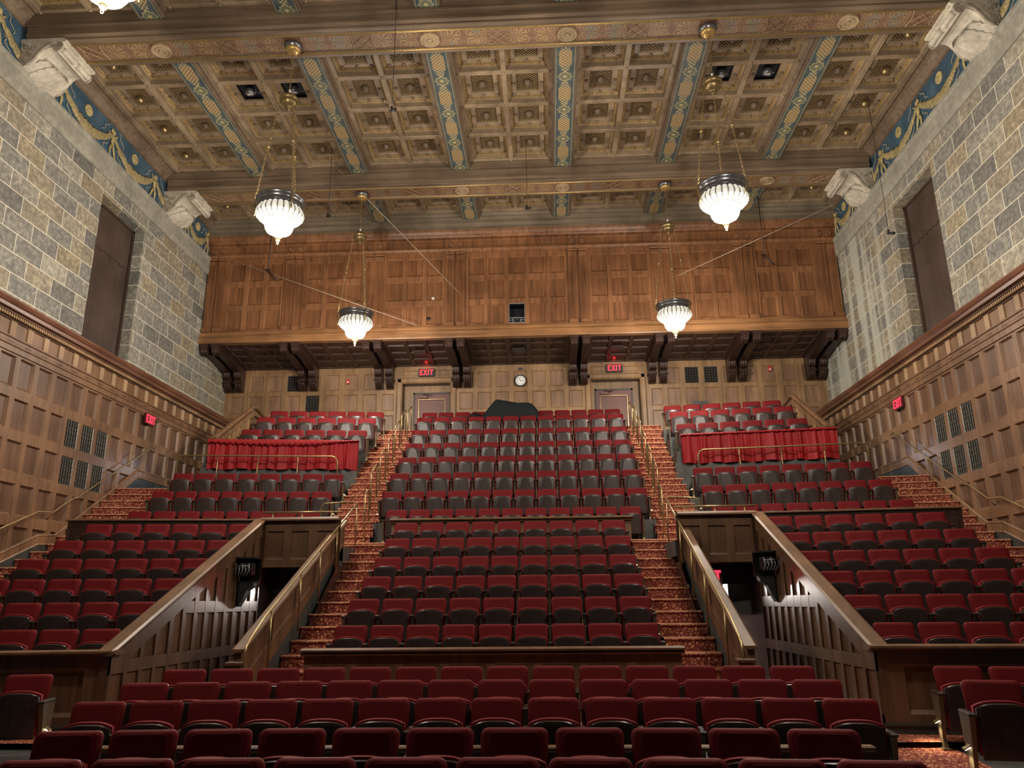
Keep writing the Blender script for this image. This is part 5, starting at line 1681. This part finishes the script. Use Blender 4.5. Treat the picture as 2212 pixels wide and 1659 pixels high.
# wall clock
r = empty('wall_clock', (0.0, YB - .05, 9.45), 0, 'round white wall clock with black rim on the oak back wall', 'clock')
m = MB(); m.lathe([(.0, .05), (.20, .05), (.215, .03), (.215, -.02), (.20, -.04), (.185, -.035), (.18, -.01)], 40, (0, 0, 0), 0, True, 'Y'); m.build('clock_rim', M['black'], r)
m = MB(); m.lathe([(.0, -.012), (.183, -.012), (.183, .0), (0, .0)], 40, (0, 0, 0), 0, False, 'Y'); m.build('clock_face', M['white'], r)
def flat_font(txt, size):
    cu = bpy.data.curves.new('numeral', 'FONT'); cu.body = txt; cu.size = size; cu.align_x = 'CENTER'; cu.align_y = 'CENTER'; cu.extrude = .002
    return cu
for k in range(1, 13):
    a = math.radians(90 - 30 * k)
    cu = flat_font(str(k), .062); cu.materials.append(M['black'])
    fo = bpy.data.objects.new('numeral_text', cu); COL.objects.link(fo)
    o = bpy.data.objects.new('numeral', bpy.data.meshes.new_from_object(fo.evaluated_get(bpy.context.evaluated_depsgraph_get()))); COL.objects.link(o); o.parent = r
    bpy.data.objects.remove(fo)
    o.location = (.138 * math.cos(a), -.015, .138 * math.sin(a)); o.rotation_euler = (math.pi / 2, 0, 0)
for nm_, L_, hr, w in (('minute_hand', .135, 11, .010), ('hour_hand', .115, 2.95, .013)):
    a = math.radians(90 - 30 * hr); m = MB()
    m.tube([(-.02 * math.cos(a), -.022, -.02 * math.sin(a)), (L_ * math.cos(a), -.022, L_ * math.sin(a))], w / 2, 4); m.build(nm_, M['black'], r)
r = empty('ceiling_sensor', (.0, YB - .03, 9.90), 0, 'small dark square sensor on the oak rail above the clock', 'sensor')
m = MB(); m.bbox(-.07, -.02, -.05, .07, .02, .05, .008); m.lathe([(.03, -.02), (.028, -.035), (0, -.04)], 12, (0, 0, 0), 0, True, 'Y'); m.build('sensor_body', M['patina'], r)
# fire strobes
for x, z, t in ((-6.27, 9.56, 'small red fire alarm strobe on the oak wall left of the left door'), (8.87, 9.69, 'small red fire alarm strobe on the oak wall near the right corner')):
    r = empty('alarm_strobe', (x, YB - .05, z), 0, t, 'fire alarm', 'red alarm strobes')
    m = MB(); m.bbox(-.055, -.02, -.09, .055, .02, .09, .008); m.build('strobe_body', M['strobe'], r)
    m = MB(); m.bbox(-.035, -.035, -.05, .035, -.018, .0, .006); m.build('strobe_lens', M['white'], r)

def grille(name, P, w, h, label, group):
    r = empty(name, P(0, 0, 0), 0, label, 'grille', group)
    o0 = Vector(P(0, 0, 0))
    Q = lambda u, v, d: tuple(Vector(P(u, v, d)) - o0)
    m = MB(); pit = .105
    def bar(a, b, t=.010):
        m.tube([Q(*a, .0), Q(*b, .0)], t * .75, 4, 0, False, False)
    nx, ny = max(3, round(w / pit)), max(4, round(h / pit)); px, py = w / nx, h / ny
    for i in range(nx + 1): bar((i * px, 0), (i * px, h), .007)
    for j in range(ny + 1): bar((0, j * py), (w, j * py), .007)
    for i in range(-ny, nx):
        pts = [(i * px + k * px, k * py) for k in range(ny + 1) if -1e-6 <= i * px + k * px <= w + 1e-6]
        if len(pts) > 1:
            bar(pts[0], pts[-1], .006); bar((pts[0][0], h - pts[0][1]), (pts[-1][0], h - pts[-1][1]), .006)
    for i in range(nx + 1):
        for j in range(ny + 1):
            if 0 < i < nx and 0 < j < ny: m.ball(Q(i * px, j * py, .004), .020, 4, 0)
    m.build('lattice_bars', M['grille'], r)
    m = MB()
    for a, b in (((0, 0), (w, 0)), ((w, 0), (w, h)), ((w, h), (0, h)), ((0, h), (0, 0))): m.tube([Q(*a, 0), Q(*b, 0)], .018, 4, 0, False)
    m.build('grille_frame', M['grille'], r)
for (c, v, t) in ((colsA[4], vs_b[1], 'square-patterned dark grille low in the oak wall above the left wing seats'), (colsA[3], vs_b[2], 'dark grille high in the oak wall tucked beside a carved bracket'),
                  (colsC[2], vs_b[2], 'left one of two dark grilles side by side right of the right door'), (colsC[3], vs_b[2], 'right one of two dark grilles side by side right of the right door')):
    grille('vent_grille', lambda u, w, d, c=c, v=v: (c[0] + u, YB + .02 - d, v[0] + w), c[1] - c[0], v[1] - v[0], t, 'dark grilles in the back wall')
base_ = 15.43 - .6345 * 11
for s, side in ((-1, 'left'), (1, 'right')):
    for i in range(31):
        c = base_ + .6345 * i; mid = c + .317
        if not 17.3 < mid < 19.25: continue
        for j, (z0, rowt) in enumerate(((7.0 - .89 * 1 - .67, 'upper'), (7.0 - .89 * 2 - .67, 'lower'))):
            pos = ['nearest the stage', 'middle', 'furthest from the stage'][int((mid - 17.3) / .65)]
            grille('vent_grille', lambda u, w, d, c=c, z0=z0: (s * (XP + .02 - d), c + .075 + u, z0 + w), .4845, .67, '%s dark grille of the %s row in the %s wainscot' % (pos, rowt, side), 'dark grilles in the side walls')

# black drape over equipment in the top row, small crumpled cover beside it, music stand
r = empty('draped_equipment', (-.25, 24.75, 7.14), 0, 'bulky equipment under a black cloth standing behind the upper centre seats', 'cover')
prof = [(-1.05, .45), (-.78, .80), (-.55, 1.10), (-.45, 1.13), (-.1, 1.06), (.2, 1.0), (.55, 1.0), (.68, .95), (.85, .75), (.92, .45), (.98, .0)]
m = MB(); rings = []
for x, h in [(-1.10, .02)] + prof:
    dd_ = .30 if 0.02 < h else .1
    ring = []
    for k in range(17):
        a = math.pi * k / 16
        c, s_ = math.cos(a), math.sin(a)
        yy = -dd_ * math.copysign(abs(c) ** .5, c); zz = h * s_ ** .35
        ring.append((x + .015 * math.sin(k * 2.1), yy * (1 + .10 * (1 - s_)), zz))
    rings.append(ring)
m.loft(rings, 0, False, False, True)
m.build('black_cloth', M['blackcloth'], r)
m = MB(); rings = []
for i in range(13):
    t_ = i / 12; x = -1.78 + .78 * t_; h = .62 + .15 * math.sin(math.pi * min(1, t_ * 1.8)) * (1 - .4 * t_) + .035 * math.sin(i * 2.7)
    rings.append([(x, -.22 * math.cos(math.pi * k / 10), max(.3, h * math.sin(math.pi * k / 10) ** .3) + .02 * math.sin(k * 3 + i * 2)) for k in range(11)])
m.loft(rings, 0, False, False, True)
o = m.build('crumpled_cover', M['black'], None, (.1, 25.0, 7.16)); tag(o, 'small crumpled black cover lying on a top row seat beside the draped equipment', 'cover')
r = empty('music_stand', (6.15, 25.6, 7.14), 0, 'dark flat music stand top showing above the right wing seats', 'music stand')
m = MB(); m.bbox(-.27, -.02, .93, -.005, .01, 1.17, .006); m.bbox(.005, -.02, .93, .27, .01, 1.17, .006); m.build('desk', M['base'], r)
m = MB(); m.tube([(0, .02, 0), (0, .02, 1.1)], .015, 8); m.build('pole', M['black'], r)
m = MB(); m.lathe([(.2, 0), (.2, .02), (.03, .05)], 16, (0, .02, 0)); m.build('foot', M['black'], r)

# boxed effect lamps on the parapets
for s, side in ((-1, 'left'), (1, 'right')):
    x = s * 4.72 + .06
    r = empty('wall_lamp_unit', (x, 14.2, 2.4), 0, 'black boxed lighting unit bolted to the %s panelled parapet' % side, 'lighting unit', 'black lighting units on the parapets')
    m = MB(); m.box(-.22, -.16, .18, .22, .20, .21); m.box(-.22, .18, -.22, .22, .21, .21); m.box(s * .20, -.16, -.22, s * .225, .20, .21)
    m.build('open_hood', M['black'], r)
    m = MB(); m.bbox(-.13, -.08, -.12, .15, .12, .12, .02); m.bbox(-.05, -.14, -.05, .12, -.06, .10, .015); m.lathe([(.07, -.16), (.075, -.13), (.05, -.08)], 12, (.02, 0, .02), 0, True, 'Y')
    m.build('lamp_body', M['black'], r)
    m = MB()
    for k in range(5): m.tube([(-.12 + .06 * k, -.15, .1 - .05 * (k % 2)), (-.10 + .06 * k, -.17, -.03), (-.13 + .05 * k, -.14, -.13)], .008, 5)
    m.tube([(-.12, -.17, .05), (.13, -.17, .05)], .006, 4); m.build('wiring', M['gm'], r)
    m = MB(); m.prism([(.20, -.22), (.20, -.62), (.14, -.66), (.02, -.58), (-.04, -.42), (-.16, -.30), (-.20, -.22)], lambda y, z: (s * .06, -y + .1, z), lambda y, z: (s * .20, -y + .1, z)) if False else m.prism([(s * .21, -.22), (s * .21, -.60), (s * .08, -.66), (s * .0, -.52), (-s * .06, -.38), (-s * .17, -.30), (-s * .2, -.22)], lambda u, z: (u, -.02, z), lambda u, z: (u, .16, z))
    m.build('support_arm', M['black'], r)

# spotlights in open coffers
for i, (x, y) in enumerate(SPOTS):
    tx = ['outer', 'inner', 'inner', 'outer'][i]
    r = empty('ceiling_spotlight', (x, y, 14.95), 0, 'round spotlight in a blue-black open coffer, %s one of the %s pair' % (tx, 'left' if x < 0 else 'right'), 'spotlight', 'spotlights in open coffers')
    m = MB(); hx, hy = CW / 2 - .25, CL / 2 - .25
    m.box(-hx, -hy, .16, hx, hy, .18); m.build('dark_back', M['navy'], r)
    m = MB(); m.T = Matrix.Rotation(math.radians(18), 4, 'X')
    m.lathe([(.10, .14), (.125, .10), (.125, -.02), (.11, -.03), (.105, -.0), (.09, .02)], 20, (0, 0, 0)); m.build('lamp_can', M['patina'], r)
    m = MB(); m.T = Matrix.Rotation(math.radians(18), 4, 'X'); m.lathe([(.104, -.005), (.07, -.02), (0, -.025)], 20, (0, 0, 0)); m.build('lamp_lens', M['lens'], r)
    m = MB(); m.tube([(.15, 0, .16), (.15, 0, .02), (-.0, 0, .02)], .010, 5); m.ball((.2, .1, .1), .02, 5); m.build('yoke', M['gm'], r)

# hanging microphones
for (x, y, z, t) in ((-2.24, 14.0, 11.81, 'small black microphone hanging on a thin cable before the left coffers'), (.47, 20.0, 12.69, 'small black microphone hanging on a cable before the middle of the booth'),
                     (-5.35, 20.0, 12.64, 'small black microphone hanging on a cable between the two left chandeliers'), (9.75, 18.3, 10.72, 'small black microphone hanging before the right stone wall beside the window')):
    r = empty('hanging_microphone', (x, y, z), 0, t, 'microphone', 'hanging microphones')
    m = MB(); m.tube([(0, 0, .10), (.01, 0, (14.8 - z) * .5), (0, 0, 15.14 - z)], .007, 5); m.build('cable', M['cable'], r)
    m = MB(); m.tube([(0, 0, .14), (.0, .0, .05)], .025, 8); m.tube([(-.02, .02, .05), (.10, -.10, .0)], [.03, .038], 10); m.build('microphone_body', M['black'], r)
    m = MB(); m.tube([(-.02 + .05 * math.cos(k * .785), 0, .07 + .05 * math.sin(k * .785)) for k in range(9)], .006, 4, 0, True, False); m.build('clip_ring', M['cable'], r)
# straight wires strung across the hall
for (p, q, t) in (((-10.72, 23.9, 13.60), (-3.36, 24.0, 10.72), 'pale wire slanting down across the left half of the booth'), ((10.0, 22.0, 13.62), (5.45, 24.1, 12.3), 'pale wire slanting down across the right half of the booth'),
                  ((-5.3, 20.62, 14.6), (-1.92, 24.1, 11.85), 'pale wire running from the ceiling ribs down to the booth panels')):
    c = tuple((a + b) / 2 for a, b in zip(p, q))
    m = MB(); m.tube([tuple(a - b for a, b in zip(p, c)), tuple(a - b for a, b in zip(q, c))], .010, 5)
    o = m.build('strung_wire', M['wire'], None, c); tag(o, t, 'wire', 'wires strung before the booth')
# pipe-hung brackets in front of the booth
for (x, y, z1_, z0_, t) in ((-8.25, 23.2, 14.3, 12.48, 'thin drop pipe with small bracket before the left booth bay'), (7.98, 22.9, 14.4, 12.35, 'thin drop pipe with small bracket before the right booth bay')):
    r = empty('drop_pipe', (x, y, z0_), 0, t, 'pipe', 'drop pipes before the booth')
    m = MB(); m.tube([(0, 0, 0), (0, 0, 15.13 - z0_)], .018, 6); m.build('pipe', M['bracket'], r)
    m = MB(); m.bbox(-.06, -.04, -.04, .06, .04, .06, .01); m.tube([(-.10, 0, .05), (.16, .02, -.16), (.3, .05, -.3)], .03, 6); m.build('bracket', M['bracket'], r)
# booth fittings
for x, z, ma, t in ((-2.86, 11.77, 'plaster', 'small pale round plug on the booth panel left of the pilasters'), (-3.0, 11.03, 'cable', 'small dark round cable plate low on a left booth panel')):
    m = MB(); m.lathe([(.06, .03), (.06, 0), (.04, -.03), (0, -.035)], 14, (0, 0, 0), 0, True, 'Y'); o = m.build('round_plate', M[ma], None, (x, YX + .02, z)); tag(o, t, 'plate')
# vents on the floor, paper tag
for x, y, t in ((-5.45, 9.05, 'round dark mushroom vent on the floor under the left side seat'), (6.05, 9.35, 'round dark mushroom vent on the floor under the right side seat')):
    r = empty('floor_vent', (x, y, .075), 0, t, 'floor vent', 'mushroom vents on the floor')
    m = MB(); m.lathe([(.0, .10), (.10, .095), (.155, .07), (.16, .055), (.15, .045)], 20, (0, 0, 0)); m.build('vent_cap', M['base'], r)
    m = MB(); m.lathe([(.09, .06), (.09, 0), (.12, 0), (.12, -.01)], 16, (0, 0, 0)); m.build('vent_stem', M['base'], r)
m = MB(); m.box(-.03, -.004, -.05, .03, .004, .05); m.box(-.012, -.006, -.03, .012, -.004, .0, 1)
o = m.build('paper_tag', [M['white'], M['black']], None, (3.20, 9.62, .72)); tag(o, 'small white paper tag between two red seats of the fifth floor row', 'tag')
